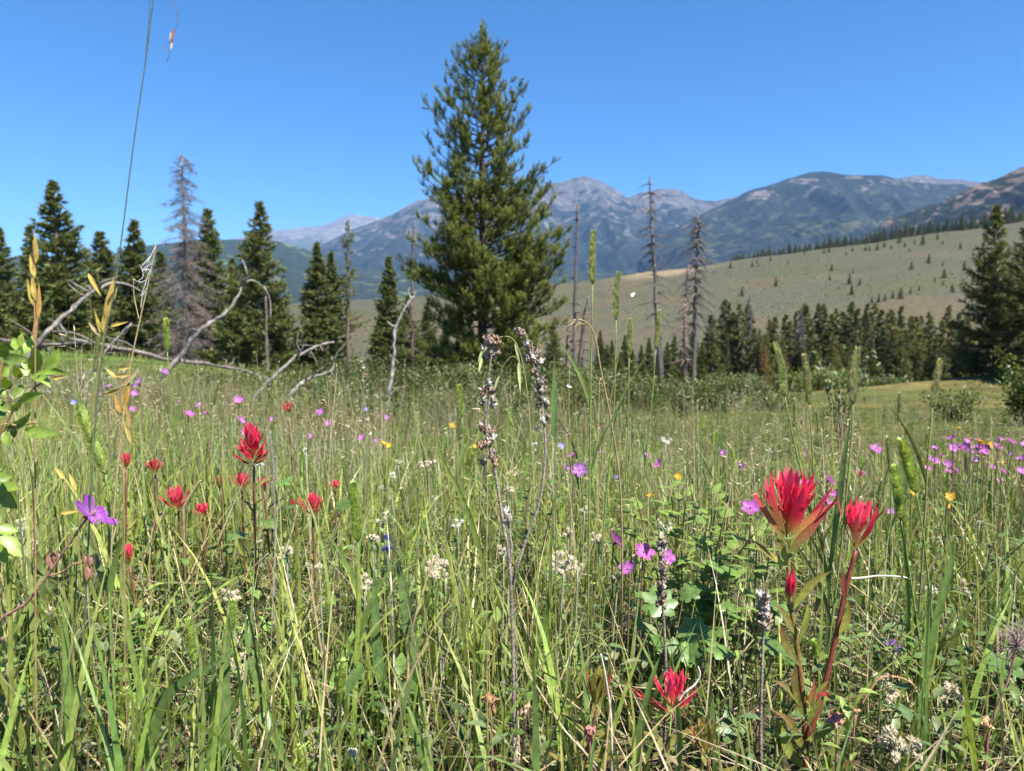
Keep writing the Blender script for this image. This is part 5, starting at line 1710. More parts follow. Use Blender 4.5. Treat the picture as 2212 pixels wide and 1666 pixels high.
# ------------------------------------------------------------------ rose shrub at the left edge
def rose():
    rg = np.random.default_rng(8)
    Y = 0.60
    base = ground_at(pt(-60, 1300, Y))
    e = thing("rose_shrub", "wild rose sprig with bright toothed leaflets at the left edge", "shrub", base)
    for pts in ([(-60, 1500), (-35, 1250), (-10, 1000), (20, 900), (60, 850), (108, 815)], [(-25, 1150), (-15, 950), (-5, 850), (5, 790), (20, 760)], [(-20, 1090), (0, 930), (40, 920), (80, 912)]):
        P = px_path(pts, Y, 20)
        m = M()
        tube(m, P, np.linspace(0.0016, 0.0009, 20), (0.25, 0.19, 0.07), 6)
        m.build("stem", M_STEM, e)
    G = A3(0.20, 0.285, 0.045)
    LV = [(230, 320, 450, 320, 45, 1.15), (200, 335, 340, 410, 50, 1.0), (300, 290, 395, 145, 62, 1.1), (215, 320, 240, 130, 72, 1.2), (180, 330, 145, 240, 52, 1.1), (130, 350, 95, 255, 45, 1.0),
          (20, 225, 185, 215, 62, 0.9), (35, 260, 180, 235, 45, 0.8), (15, 210, 35, 105, 60, 0.75), (150, 180, 215, 60, 56, 1.25), (110, 160, 85, 75, 46, 1.1), (130, 140, 148, 40, 36, 1.2),
          (135, 500, 295, 450, 56, 1.15), (95, 480, 170, 385, 50, 0.75), (35, 570, 5, 490, 46, 0.9), (70, 560, 155, 505, 42, 0.7), (20, 690, 210, 565, 52, 0.75), (100, 640, 92, 745, 40, 0.7),
          (175, 700, 395, 715, 72, 0.85), (165, 690, 235, 650, 40, 0.7), (30, 700, 95, 795, 42, 0.8), (-20, 975, 80, 1000, 60, 0.9), (-20, 1050, 140, 1080, 62, 0.9), (-20, 1090, 112, 1212, 105, 0.7),
          (-25, 1335, 125, 1360, 72, 0.95), (-15, 1385, 150, 1530, 110, 1.05), (-20, 1440, 48, 1575, 84, 1.0), (60, 420, 20, 330, 50, 0.8), (-10, 330, 60, 270, 50, 0.9), (-15, 470, 40, 420, 50, 0.85),
          (-15, 620, 30, 560, 50, 0.8)]
    for bx_, by_, tx_, ty_, w, k in LV:
        m = M()
        cv_ = rg.normal(0, 0.07)
        q = np.linspace(0, 1, 5)
        qx = (bx_ + (tx_ - bx_) * q - (ty_ - by_) * cv_ * np.sin(q * 3.1416)) * 0.3254
        qy = 704.9 + (by_ + (ty_ - by_) * q + (tx_ - bx_) * cv_ * np.sin(q * 3.1416)) * 0.3254
        dz_ = rg.uniform(-0.02, 0.02)
        pts = [(qx[i], qy[i], dz_ * q[i]) for i in range(5)]
        leaf_px(m, pts, Y + rg.uniform(-0.02, 0.02), w * 0.3254 * 1.12, G * k, G * k * A3(1.1, 1.1, 1), 31, rg.uniform(-0.5, 0.5), 0.18, 0.42, 0.09)
        m.build("leaflet", M_LEAF, e)


rose()


# ------------------------------------------------------------------ tall straws, oat-like spikelets, panicles
def spikelet(m, a, b, w, c0, c1, Y, roll=0.4):
    leaf_px(m, [a, ((a[0] * 0.6 + b[0] * 0.4), (a[1] * 0.6 + b[1] * 0.4)), b], Y, w, c0, c1, 8, roll, 0.3, 0.4)


STRAW = A3(0.36, 0.275, 0.145)
GOLD = A3(0.40, 0.29, 0.075)


def straw(name, label, lines, Y, col, rpx, spk=(), cat="grass", group="tall dry grass stems", leafs=(), rgs=1):
    rgl = np.random.default_rng(rgs)
    e = None
    mp = Y / FPX
    for k, pts in enumerate(lines):
        P = px_path(pts, Y, 24)
        if k == 0:
            if P[0][2] < 0.25 and abs(pts[1][1] - pts[0][1]) > abs(pts[1][0] - pts[0][0]):
                P[0] = ground_at(P[0])
            e = thing(name, label, cat, P[0], group)
        m = M()
        tube(m, P, np.linspace(rpx, rpx * 0.55, 24) * mp * (1 if k == 0 else 0.6), col, 5)
        m.build("stem" if k == 0 else "side_stem", M_STRAW, e)
    for a, b, w, c in spk:
        m = M()
        spikelet(m, a, b, w, np.array(c) * 0.9, np.array(c) * 1.15, Y, rgl.uniform(-0.6, 0.6))
        m.build("spikelet", M_STRAW, e)
    for pts, w, c0, c1 in leafs:
        m = M()
        leaf_px(m, pts, Y, w, c0, c1, 14, rgl.uniform(-0.5, 0.5), 0.15, 0.3)
        m.build("leaf", M_GRASS, e)
    return e


LG = A3(0.16, 0.19, 0.07)
straw("grass_culm", "thin dark grass culm running up past the top of the picture", [[(165, 1700), (200, 1000), (222, 760), (245, 640), (262, 520), (290, 300), (315, 130), (326, 40), (338, -60)], [(313, 145), (322, 40), (326, -60)]], 0.62,
      A3(0.10, 0.13, 0.085), 1.9)
straw("grass_culm", "hooked fine stem with a dangling reddish spikelet at the top left", [[(338, -60), (352, -30), (368, -2), (382, 25), (384, 50), (378, 65), (370, 95), (366, 115), (361, 134)], [(373, 88), (362, 95), (354, 108)]], 0.62, A3(0.14, 0.12, 0.10), 0.9,
      [((378, 62), (372, 84), 5, (0.34, 0.17, 0.12)), ((375, 72), (368, 95), 6, (0.42, 0.22, 0.15)), ((373, 82), (366, 106), 5, (0.36, 0.18, 0.12)), ((370, 70), (366, 88), 4, (0.5, 0.4, 0.36)), ((371, 90), (369, 108), 4, (0.55, 0.45, 0.4))])
straw("dry_straw_stalk", "bleached straw with a broken top wrapped in webs, left", [[(232, 1620), (240, 1200), (262, 940), (280, 800), (305, 680), (325, 590), (337, 528)], [(300, 690), (290, 640), (288, 600)]], 0.72, STRAW * 1.15, 2.2)
wb = M()
for pts in ([(336, 530), (322, 560), (305, 575), (302, 572)], [(330, 545), (318, 570), (318, 580), (306, 585)], [(328, 570), (310, 582), (308, 600), (290, 612)], [(326, 580), (318, 600), (312, 620), (305, 640)],
            [(322, 600), (305, 610), (289, 604)], [(318, 620), (308, 640), (304, 665)], [(334, 535), (326, 552), (310, 570), (303, 578)], [(305, 575), (310, 590), (318, 582), (328, 586)]):
    tube(wb, px_path(pts, 0.72, 10), 0.00035, (0.75, 0.72, 0.66), 4, False)
wbo = wb.build("spider_web", M_STRAW)
tag(wbo, "pale tangled spider web threads hung on the bleached straw", "spider web")
straw("wild_oat_grass", "golden upright oat spikelets at the far left above rose leaves", [[(78, 1600), (76, 1000), (76, 720), (72, 620), (72, 520)]], 0.6, A3(0.36, 0.22, 0.11), 2.0,
      [((75, 600), (64, 550), 11, GOLD), ((76, 570), (74, 500), 12, GOLD * 0.9), ((78, 650), (70, 590), 12, GOLD), ((80, 690), (84, 610), 12, GOLD * A3(1, 0.8, 0.9)), ((72, 660), (58, 600), 9, GOLD * A3(0.8, 0.9, 0.6)), ((74, 740), (82, 660), 9, STRAW * A3(0.9, 0.7, 0.6))])
straw("wild_oat_grass", "golden oat spikelets on a slanting stem beside the thin culm", [[(150, 1620), (170, 1150), (200, 900), (222, 740), (232, 680), (242, 610)]], 0.66, A3(0.30, 0.24, 0.08), 1.8,
      [((228, 690), (246, 598), 15, GOLD), ((232, 660), (254, 618), 13, GOLD * 1.15), ((222, 720), (236, 640), 11, GOLD * 0.9), ((216, 720), (204, 670), 9, GOLD * A3(0.7, 0.8, 0.6)), ((236, 705), (278, 695), 8, GOLD), ((215, 725), (190, 695), 8, STRAW * 0.9)])
straw("wild_oat_grass", "blurred golden oat panicle low between geraniums at left", [[(270, 1500), (268, 1100), (262, 900), (268, 850), (258, 800)]], 0.6, A3(0.34, 0.22, 0.09), 1.5,
      [((262, 900), (246, 850), 10, GOLD * A3(0.9, 0.7, 0.6)), ((268, 880), (280, 800), 12, GOLD * A3(0.9, 0.75, 0.6)), ((265, 835), (300, 800), 10, STRAW), ((250, 818), (228, 796), 9, GOLD), ((262, 840), (218, 855), 8, GOLD * 0.8), ((275, 900), (262, 845), 9, GOLD * 0.8),
       ((280, 925), (270, 870), 9, A3(0.33, 0.2, 0.08)), ((285, 960), (266, 905), 9, A3(0.33, 0.25, 0.08))])
for i, (x0, y0, x1, y1) in enumerate(((112, 818, 148, 812), (256, 796, 284, 794), (252, 812, 282, 810), (190, 590, 218, 640), (140, 1035, 118, 1010), (165, 1060, 148, 1020), (130, 1108, 172, 1104))):
    straw("oat_grass", ["pale spikelet on a hair-thin stem above the pale blue flower, left", "upper golden spikelet by the webbed straw", "lower golden spikelet by the webbed straw", "single spikelet before the spruces at left",
                        "blurred golden spikelet above the side-view geranium, left one", "blurred golden spikelet above the side-view geranium, right one", "pale spikelet crossing the side-view geranium"][i],
          [[(x0 + 30, 1750), (x0 + 18, 1400), (x0 + 8, y0 + 150), (x0, y0)]], 0.58, A3(0.30, 0.25, 0.12), 0.5, [((x0, y0), (x1, y1), 9, GOLD * 1.15)], "grass", "single oat spikelets on thin stems")
straw("drooping_brome", "arching dry grass with drooping tip right of the pine", [[(1345, 1250), (1340, 1050), (1318, 900), (1298, 800), (1286, 730), (1270, 700), (1245, 690), (1222, 702)], [(1270, 700), (1250, 702), (1240, 712)]], 0.95, STRAW * A3(0.85, 0.85, 0.8), 2.6,
      [((1245, 690), (1225, 706), 5, STRAW), ((1258, 694), (1240, 708), 5, STRAW), ((1232, 696), (1218, 712), 4, STRAW)])
straw("drooping_brome", "green drooping brome spikelets beside the tall seed stalk", [[(1165, 1300), (1150, 1000), (1140, 860), (1128, 780), (1110, 735), (1085, 727), (1060, 740)], [(1132, 800), (1110, 770), (1088, 790), (1075, 830)]], 0.85, A3(0.30, 0.31, 0.12), 1.4,
      [((1060, 735), (1036, 770), 8, (0.42, 0.46, 0.20)), ((1046, 752), (1032, 785), 7, (0.42, 0.46, 0.20)), ((1040, 770), (1034, 805), 8, (0.44, 0.48, 0.2)), ((1080, 810), (1066, 850), 7, (0.42, 0.46, 0.2)), ((1120, 780), (1124, 850), 8, (0.42, 0.46, 0.2)), ((1112, 740), (1124, 790), 6, (0.34, 0.36, 0.15))])
straw("grass_culm", "green pointed blade standing right of the forked seed stalk", [[(1200, 1500), (1200, 1150), (1199, 960)]], 0.85, LG, 2.0, (), leafs=[([(1199, 960), (1196, 890), (1198, 830), (1197, 765)], 15, A3(0.10, 0.17, 0.05), A3(0.12, 0.19, 0.05))])
straw("sedge_stem", "thin pale stem with small white anthers, slanting beside timothy", [[(1275, 1300), (1300, 1000), (1330, 800), (1355, 680), (1376, 590)]], 1.0, STRAW * A3(0.9, 0.95, 0.8), 1.2, [((1362, 640), (1372, 632), 8, (0.8, 0.78, 0.7))])
straw("sedge_stem", "thin straight pale stem with a white speck below the pine's skirt", [[(1235, 1250), (1232, 1000), (1229, 880), (1230, 800)]], 1.0, STRAW * 1.1, 1.2, [((1225, 830), (1236, 838), 8, (0.8, 0.74, 0.64))])
straw("dry_straw_stalk", "pale broken straw leaning in the middle grass", [[(880, 1480), (885, 1380), (910, 1290), (936, 1207)]], 0.84, STRAW * 1.25, 4.0)
straw("dry_straw_stalk", "long pale straw leaning from bottom left of centre", [[(600, 1690), (630, 1600), (670, 1500), (715, 1390), (738, 1345)]], 0.70, STRAW * 0.95, 3.2)
straw("dry_straw_stalk", "white bent straw lying right of the red flower stems", [[(1838, 1250), (1865, 1248), (1900, 1244), (1945, 1246), (1965, 1250)]], 0.9, A3(0.62, 0.56, 0.46), 3.0)
straw("dry_straw_stalk", "long thin pale straw crossing low right behind red stems", [[(1838, 1262), (1900, 1310), (1960, 1360), (2000, 1395)]], 0.92, STRAW, 2.0)
straw("dry_straw_stalk", "white curled straw above the ragged low red head", [[(1462, 1530), (1475, 1500), (1500, 1480), (1512, 1458), (1508, 1440)]], 0.69, A3(0.60, 0.56, 0.50), 3.2)
straw("dry_straw_stalk", "white straw leaning on the green-pink paintbrush bud", [[(1322, 1600), (1318, 1530), (1308, 1460), (1298, 1412)]], 0.68, A3(0.58, 0.52, 0.42), 3.2)
straw("dry_straw_stalk", "thin straw crossing lower left diagonally", [[(330, 1420), (390, 1360), (450, 1310), (520, 1250), (580, 1195)]], 0.82, STRAW * 0.95, 2.6)
straw("dry_straw_stalk", "rusty curved blade arching over cream flowers at bottom right", [[(1840, 1560), (1880, 1490), (1910, 1462), (1960, 1470), (2000, 1510), (2018, 1560)]], 0.78, A3(0.42, 0.25, 0.12), 2.6)
straw("dry_straw_stalk", "thin horizontal straw behind cream flowers at bottom right", [[(1890, 1535), (1980, 1534), (2080, 1538), (2150, 1546)]], 0.82, STRAW * 0.9, 2.0)
straw("dry_straw_stalk", "grey thin dead stem standing before the tallest left paintbrush", [[(592, 1320), (594, 1150), (590, 1020), (584, 930)]], 1.0, A3(0.23, 0.21, 0.18), 2.6)
straw("dry_straw_stalk", "straw leaf lying across the small red paintbrush at left", [[(395, 1100), (408, 1075), (430, 1042), (436, 1040)]], 1.05, STRAW * 1.1, 3.5)

# broad hero blades near the camera
HB = [([(345, 1700), (325, 1600), (300, 1480), (275, 1350), (262, 1240), (268, 1140)], 13, (0.15, 0.22, 0.05), "long green blade slanting up from the bottom left", 0.66),
      ([(152, 1700), (152, 1560), (148, 1440), (142, 1370), (140, 1290)], 26, (0.17, 0.27, 0.06), "broad bright blade at bottom left with folded tip", 0.62),
      ([(325, 1700), (330, 1590), (355, 1510), (420, 1455), (495, 1420)], 28, (0.095, 0.15, 0.045), "dark broad blade bending right at the lower left", 0.66),
      ([(545, 1700), (560, 1560), (480, 1560), (480, 1500), (490, 1420), (497, 1330)], 1, (0.1, 0.16, 0.05), "", 0),
      ([(488, 1700), (487, 1600), (486, 1500), (490, 1420), (500, 1330)], 24, (0.12, 0.19, 0.06), "upright broad blade wrapping a timothy head, lower left", 0.70),
      ([(760, 1700), (764, 1560), (770, 1400), (776, 1280), (772, 1190)], 14, (0.20, 0.27, 0.05), "tall yellow-green blade below the joined timothy heads", 0.76),
      ([(835, 1600), (825, 1480), (815, 1400), (810, 1300), (808, 1230)], 24, (0.11, 0.19, 0.065), "wide bluish green blade left of the pale broken straw", 0.84),
      ([(905, 1600), (895, 1450), (880, 1330), (866, 1250), (858, 1200)], 26, (0.12, 0.20, 0.06), "wide green blade behind the pale broken straw", 0.86),
      ([(1055, 1300), (1040, 1200), (1000, 1080), (955, 990), (938, 915)], 12, (0.17, 0.22, 0.05), "long thin dark blade slanting left of the forked seed stalk", 1.0),
      ([(1110, 1600), (1150, 1450), (1185, 1300), (1190, 1180), (1200, 1050)], 10, (0.14, 0.20, 0.05), "slim green blade right of the forked seed stalk", 0.86),
      ([(1375, 1690), (1382, 1590), (1405, 1480), (1425, 1420)], 18, (0.15, 0.23, 0.06), "green blade left of the ragged low red head", 0.69),
      ([(1462, 1700), (1470, 1620), (1466, 1540), (1460, 1500)], 16, (0.16, 0.26, 0.07), "bright green blade before the ragged low red head", 0.66),
      ([(1990, 1560), (2010, 1400), (2042, 1260), (2055, 1200), (2040, 1130)], 16, (0.13, 0.21, 0.05), "tall wide blade under the slanting right timothy", 0.84),
      ([(1965, 1500), (1962, 1380), (1960, 1260), (1945, 1100), (1940, 1050)], 10, (0.14, 0.21, 0.05), "narrow green blade right of the right red head", 0.9),
      ([(930, 1700), (905, 1600), (880, 1520), (862, 1460)], 22, (0.11, 0.18, 0.055), "dark green blade at bottom centre left", 0.68),
      ([(640, 1700), (600, 1600), (560, 1500), (535, 1400), (530, 1330)], 18, (0.12, 0.19, 0.05), "green blade leaning left near the bottom", 0.72),
      ([(30, 1700), (26, 1500), (20, 1300), (12, 1150)], 10, (0.22, 0.25, 0.06), "yellowish blade along the left edge", 0.62),
      ([(1590, 1150), (1572, 1250), (1640, 1060), (1735, 990), (1722, 930)], 1, (0, 0, 0), "", 0),
      ([(1790, 1250), (1810, 1100), (1825, 980), (1838, 900)], 13, (0.11, 0.17, 0.05), "dark blade sheathing the stem above the right red head", 0.93)]
for i, (pts, w, c, lab, Y) in enumerate(HB):
    if not lab:
        continue
    rgb_ = np.random.default_rng(4000 + i)
    P = px_path(pts, Y, 26)
    P[0] = ground_at(P[0]) if P[0][2] < 0.2 else P[0]
    m = M()
    tt = np.linspace(0, 1, 26)
    w_ = w / FPX * Y * np.minimum(1, 0.5 + tt * 1.5) * np.clip((1 - tt) ** 0.6 * 1.4, 0.02, 1)
    strip(m, P, w_, side_of(P, rgb_.uniform(-0.6, 0.6)), mixc(np.array(c), np.array(c) * A3(1.15, 1.1, 1.0), tt), 0.16, mixc(np.array(c) * 0.82, np.array(c), tt))
    o = m.build("broad_grass", M_GRASS, origin=tuple(P[0]))
    tag(o, lab, "grass blade", "broad grass blades in the foreground")


# ------------------------------------------------------------------ other small plants
def forb(name, label, x, ytop, Y, n, L, W, col, rg, spread=0.03, stems=3, palmate=False, group=None):
    top = pt(x, ytop, Y)
    b = ground_at(top)
    e = thing(name, label, "leafy plant", b, group)
    for s in range(stems):
        tip = top + A3(rg.normal(0, spread), rg.normal(0, spread), -abs(rg.normal(0, 0.03)) if s else 0)
        P = spline([b + A3(rg.normal(0, 0.01), rg.normal(0, 0.01), 0), (b + tip) / 2 + rg.normal(0, 0.012, 3), tip], 12)
        m = M()
        tube(m, P, np.linspace(0.0019, 0.001, 12), (0.20, 0.15, 0.06), 5)
        m.build("stem", M_STEM, e)
        small_leaf_set(e, P, n // stems, L, W, (np.array(col) * rg.uniform(0.8, 1.1), np.array(col) * rg.uniform(0.9, 1.25)), rg, 0.35, 1.0, 0.5)


rg = np.random.default_rng(23)
forb("snowberry_plant", "leafy green plant with pointed leaves left of the large red flower", 1490, 1040, 1.05, 120, 0.042, 0.014, (0.18, 0.25, 0.05), rg, 0.07, 9)
forb("snowberry_plant", "second leafy plant under the dull timothy left of the red head", 1580, 1120, 0.98, 84, 0.042, 0.015, (0.16, 0.235, 0.05), rg, 0.055, 7)
forb("snowberry_plant", "rounded leaved plant behind cream flowers at right", 2050, 1310, 0.95, 80, 0.020, 0.014, (0.12, 0.185, 0.055), rg, 0.07, 8)
forb("snowberry_plant", "rounded leaved plant at the right edge above the pink plume", 2170, 1330, 0.95, 70, 0.020, 0.014, (0.11, 0.175, 0.05), rg, 0.06, 7)
forb("snowberry_plant", "small round-leaved plant low at the left", 250, 1330, 0.85, 32, 0.022, 0.015, (0.14, 0.24, 0.04), rg, 0.04, 4)
forb("snowberry_plant", "small leafy plant below the blade-crossed red paintbrush", 400, 1160, 1.05, 42, 0.028, 0.011, (0.13, 0.19, 0.045), rg, 0.05, 5)
forb("snowberry_plant", "leafy plant at centre behind the forked stalk's fork", 1150, 1010, 1.3, 50, 0.03, 0.012, (0.12, 0.18, 0.04), rg, 0.06, 5)
forb("snowberry_plant", "dark leafy plant at the right among tall grass", 2110, 1090, 1.25, 70, 0.03, 0.012, (0.11, 0.165, 0.045), rg, 0.08, 7)


def geranium_leaves(label, x, y, Y, n, R, rg):
    c = pt(x, y, Y)
    b = ground_at(c)
    e = thing("geranium_leaf_clump", label, "leafy plant", b, "lobed leaf clumps")
    for i in range(n):
        p = c + A3(rg.normal(0, 0.045), rg.normal(0, 0.03), rg.normal(0, 0.03))
        nv = nrm(A3(rg.normal(0.1, 0.35), rg.normal(-0.35, 0.3), 1))
        a = nrm(np.cross(nv, A3(1, 0.2, 0)))
        s = np.cross(nv, a)
        m = M()
        tube(m, spline([b, (b + p) / 2 + A3(0.005, 0, 0.01), p], 8), 0.001, (0.16, 0.20, 0.07), 4, False)
        r = R * rg.uniform(0.7, 1.2)
        cc = A3(0.10, 0.175, 0.04) * rg.uniform(0.8, 1.25)
        for k in range(7):
            th = (k - 3) * 0.78
            d = a * math.cos(th) + s * math.sin(th)
            P = p + np.linspace(0, 1, 9)[:, None] * d * r * (1 - 0.09 * abs(k - 3)) + nv * (np.linspace(0, 1, 9) ** 2)[:, None] * r * rg.uniform(-0.25, 0.05)
            strip(m, P, r * 0.48 * leaf_w(9, 0.62) * (1 + 0.2 * (np.arange(9) % 2)), nrm(np.cross(d, nv)), mixc(cc, cc * 1.15, np.linspace(0, 1, 9)), 0.12)
        m.build("leaf", M_LEAF, e)


geranium_leaves("big lobed green leaves low between the two dried stalks, right", 1570, 1300, 0.95, 11, 0.027, rg)
geranium_leaves("lobed green leaves below the purple geranium cluster", 1480, 1360, 0.9, 10, 0.026, rg)
geranium_leaves("lobed green leaves at the foot of the big red plant, left", 1590, 1450, 0.82, 8, 0.023, rg)
geranium_leaves("lobed leaves deep in grass at left of the joined timothy", 640, 1120, 1.15, 6, 0.020, rg)
geranium_leaves("lobed leaves low in grass at the right edge", 2150, 1420, 0.9, 8, 0.024, rg)


def withered(label, x, y, Y, r, col, rg, name="withered_flower", hang=True):
    c = pt(x, y, Y)
    path = stem_to_ground(c, None, Y, dx=rg.normal(0, 0.012), dy=0.008)
    e = thing(name, label, "withered flower", path[0], "withered flowers")
    m = M()
    tube(m, path, np.linspace(0.0016, 0.001, len(path)), (0.32, 0.16, 0.13), 5)
    m.build("stem", M_STEM, e)
    rr = r / FPX * Y
    m = M()
    blob(m, c, rr * 0.55, np.array(col) * 0.85, 0.15, rg)
    for k in range(11):
        d = nrm(rg.standard_normal(3) + A3(0, 0, -0.2 if hang else 0.8))
        P = c + d * rr * 0.3 + np.linspace(0, 1, 6)[:, None] * d * rr * 0.9 + A3(0, 0, -rr * 0.4) * (np.linspace(0, 1, 6) ** 2)[:, None]
        strip(m, P, rr * 0.6 * leaf_w(6, 0.5), side_of(P, rg.uniform(0, 3)), np.array(col) * rg.uniform(0.7, 1.25), 0.25)
    m.build("dry_petals", M_DRY, e)


withered("rusty nodding withered flower at bottom left of the forked stalk", 1060, 1512, 0.70, 20, (0.42, 0.23, 0.12), rg)
withered("small tan withered flower right of the forked stalk's foot", 1138, 1528, 0.70, 16, (0.50, 0.33, 0.21), rg)
withered("tan curled withered flower at the bottom right", 2124, 1560, 0.72, 20, (0.48, 0.30, 0.16), rg, hang=False)
withered("pink drooping avens flower right of the big red plant's foot", 1808, 1555, 0.70, 18, (0.48, 0.20, 0.18), rg)
withered("pink withered flower below the green-pink paintbrush bud", 1272, 1580, 0.68, 20, (0.50, 0.20, 0.19), rg)
withered("small pink withered flower right of the drooping avens", 1846, 1535, 0.74, 13, (0.50, 0.26, 0.18), rg, hang=False)
withered("tan withered flower under the dried stalk beside geraniums", 1640, 1540, 0.78, 12, (0.46, 0.28, 0.18), rg)


def prairie_smoke(label, x, y, Y, r, rg):
    c = pt(x, y, Y)
    path = stem_to_ground(c, [(x - 60, y + 190), (x - 20, y + 80)], Y)
    e = thing("prairie_smoke_plume", label, "wildflower", path[0])
    m = M()
    tube(m, path, np.linspace(0.0016, 0.001, len(path)), (0.30, 0.14, 0.12), 5)
    m.build("stem", M_STEM, e)
    m = M()
    rr = r / FPX * Y
    for k in range(90):
        d = nrm(rg.standard_normal(3) + A3(-0.1, 0, 0.8))
        P = spline([c, c + d * rr * 0.5, c + d * rr + rg.normal(0, rr * 0.15, 3)], 7)
        tube(m, P, 0.00028, (0.42, 0.27, 0.27), 3, False)
    m.build("plume", M_STRAW, e)


prairie_smoke("fuzzy pinkish seed plume cut by the right edge", 2195, 1395, 0.72, 52, rg)
c = pt(1930, 1398, 0.85)
path = stem_to_ground(c, None, 0.85)
e = thing("fleabane_flower", "small round purple bud low in right grass", "wildflower", path[0])
m = M()
tube(m, path, np.linspace(0.0016, 0.001, len(path)), (0.17, 0.2, 0.08), 5)
m.build("stem", M_STEM, e)
m = M()
blob(m, c, 0.0058, (0.20, 0.15, 0.22), 0.06, rg)
D = nrm(rg.standard_normal((60, 3)) + A3(0, -0.1, 1.0))
needles(m, c + D * 0.0045, D, 2, 0.0055, 0.0014, 0.15, np.repeat(A3(0.40, 0.22, 0.50)[None], 60, 0), rg)
m.build("flower_head", M_FLUFF, e)


# ================================================================== the meadow mass (nobody could count it)
CLEAR = [(1600, 1000, 1925, 1420, 0.80), (500, 905, 595, 1010, 1.1), (345, 1040, 470, 1130, 1.1), (1030, 700, 1200, 1010, 0.75), (150, 1075, 245, 1150, 0.66), (0, 700, 150, 930, 0.62),
         (1255, 480, 1440, 780, 1.3), (150, 860, 250, 1030, 0.70), (1395, 1440, 1520, 1580, 0.72), (1885, 1560, 1990, 1650, 0.74), (640, 1060, 720, 1120, 1.15), (1660, 735, 2050, 900, 1.1),
         (255, 970, 350, 1030, 1.2), (265, 1170, 300, 1230, 0.98), (1300, 1150, 1460, 1245, 1.02), (1640, 1400, 1800, 1666, 0.72), (1160, 1180, 1270, 1240, 0.97), (725, 980, 790, 1170, 0.82),
         (1410, 1150, 1450, 1320, 0.75), (1625, 1240, 1675, 1365, 0.74), (0, 1000, 60, 1260, 0.62)]


def keep(base, tip):
    ok = np.ones(len(base), bool)
    for f in (0.55, 0.8, 1.0):
        P = base * (1 - f) + tip * f
        x, y, d = proj(P)
        for x0, y0, x1, y1, dd in CLEAR:
            ok &= ~((x > x0) & (x < x1) & (y > y0) & (y < y1) & (d < dd))
    return ok


def scatter(y0, y1, n, rg, power=1.0, wid=0.78):
    """points over the wedge the camera can see, plus a margin"""
    Y = (y0 ** (power + 1) + (y1 ** (power + 1) - y0 ** (power + 1)) * rg.uniform(0, 1, n)) ** (1 / (power + 1))
    X = rg.uniform(-1, 1, n) * (wid * Y + 0.35)
    return np.stack([X, Y, gz(X, Y) - 0.01], -1)


GREENS = np.array([(0.105, 0.165, 0.038), (0.135, 0.195, 0.040), (0.165, 0.215, 0.048), (0.085, 0.145, 0.045), (0.19, 0.225, 0.055), (0.12, 0.175, 0.060)]) * A3(1.24, 1.3, 1.1)
DRYS = np.array([(0.36, 0.28, 0.15), (0.46, 0.37, 0.21), (0.29, 0.22, 0.12), (0.52, 0.44, 0.29), (0.25, 0.21, 0.15), (0.33, 0.29, 0.12)]) * 0.95


def pick(pal, n, rg, var=0.18):
    return pal[rg.integers(0, len(pal), n)] * (1 + var * rg.standard_normal((n, 1))).clip(0.5, 1.6)


def patch(P, s, seed):
    return fbm(P[:, 0] * s + 3, P[:, 1] * s + 9, seed, 3)


def hscale(P):
    """the sward is lower towards the right"""
    u = P[:, 0] / np.maximum(P[:, 1], 0.3)
    return np.interp(u, [-0.8, -0.2, 0.2, 0.75], [1.1, 0.98, 0.9, 0.78]) * np.interp(P[:, 1], [1.5, 3.5, 8], [1.0, 0.95, 0.85])


def trip(m, base, L, W, az, lean, curl, nseg, c0, c1, tw):
    # drop blades that would stand in front of the plants one is meant to see
    th = lean + curl * 0.5
    tip = base + np.stack([np.cos(az) * np.sin(th) * L, np.sin(az) * np.sin(th) * L, np.cos(th) * L], -1)
    k = keep(base, tip)
    blades(m, base[k], L[k], W[k], az[k], lean[k], curl[k], nseg, c0[k], c1[k], tw[k])


rg = np.random.default_rng(99)


def open_right(P):
    """beyond the first strides the ground right of the pine is a short open sward"""
    u = P[:, 0] / np.maximum(P[:, 1], 0.3)
    k = np.clip((u - 0.10) * 5, 0, 1) * np.clip((P[:, 1] - 2.4) / 1.6, 0, 1)
    return 1 - 0.66 * k


def grass_layer(name, label, y0, y1, n, hmin, hmax, wmin, wmax, pal, nseg, seed, lean=0.22, curl=0.7, mat=None, tipc=None, power=1.0, gap=0.35, clump=7.0):
    rg = np.random.default_rng(seed)
    B = scatter(y0, y1, n, rg, power)
    d = patch(B, 2.6, seed)
    B = B[d > gap * rg.uniform(0.6, 1.2, len(B))]
    N = len(B)
    hn = patch(B, 1.3, seed + 1)
    L = rg.uniform(hmin, hmax, N) * hscale(B) * (0.65 + 0.7 * hn) * (open_right(B) if name != 'tall_stems' else 0.4 + 0.6 * open_right(B))
    W = rg.uniform(wmin, wmax, N) * np.clip(L / hmax * 1.4, 0.5, 1.15)
    az = rg.uniform(0, 2 * math.pi, N)
    ln = np.abs(rg.normal(0, lean, N))
    cu = rg.normal(0.25, curl, N).clip(-0.6, 1.9)
    c0 = pick(pal, N, rg)
    hue = patch(B, 0.9, seed + 2)[:, None]
    c0 = c0 * (0.7 + 0.6 * hue) * (1 + (hue - 0.5) * A3(0.9, 0.2, -0.3))
    c1 = c0 * rg.uniform(0.9, 1.25, (N, 1)) if tipc is None else mixc(c0, np.array(tipc), rg.uniform(0, 0.8, N))
    m = M()
    trip(m, B, L, W, az, ln, cu, nseg, c0, c1, rg.uniform(-1.2, 1.2, N))
    o = m.build(name, mat or M_GRASS)
    tag(o, label, "grass", kind="stuff")
    return o


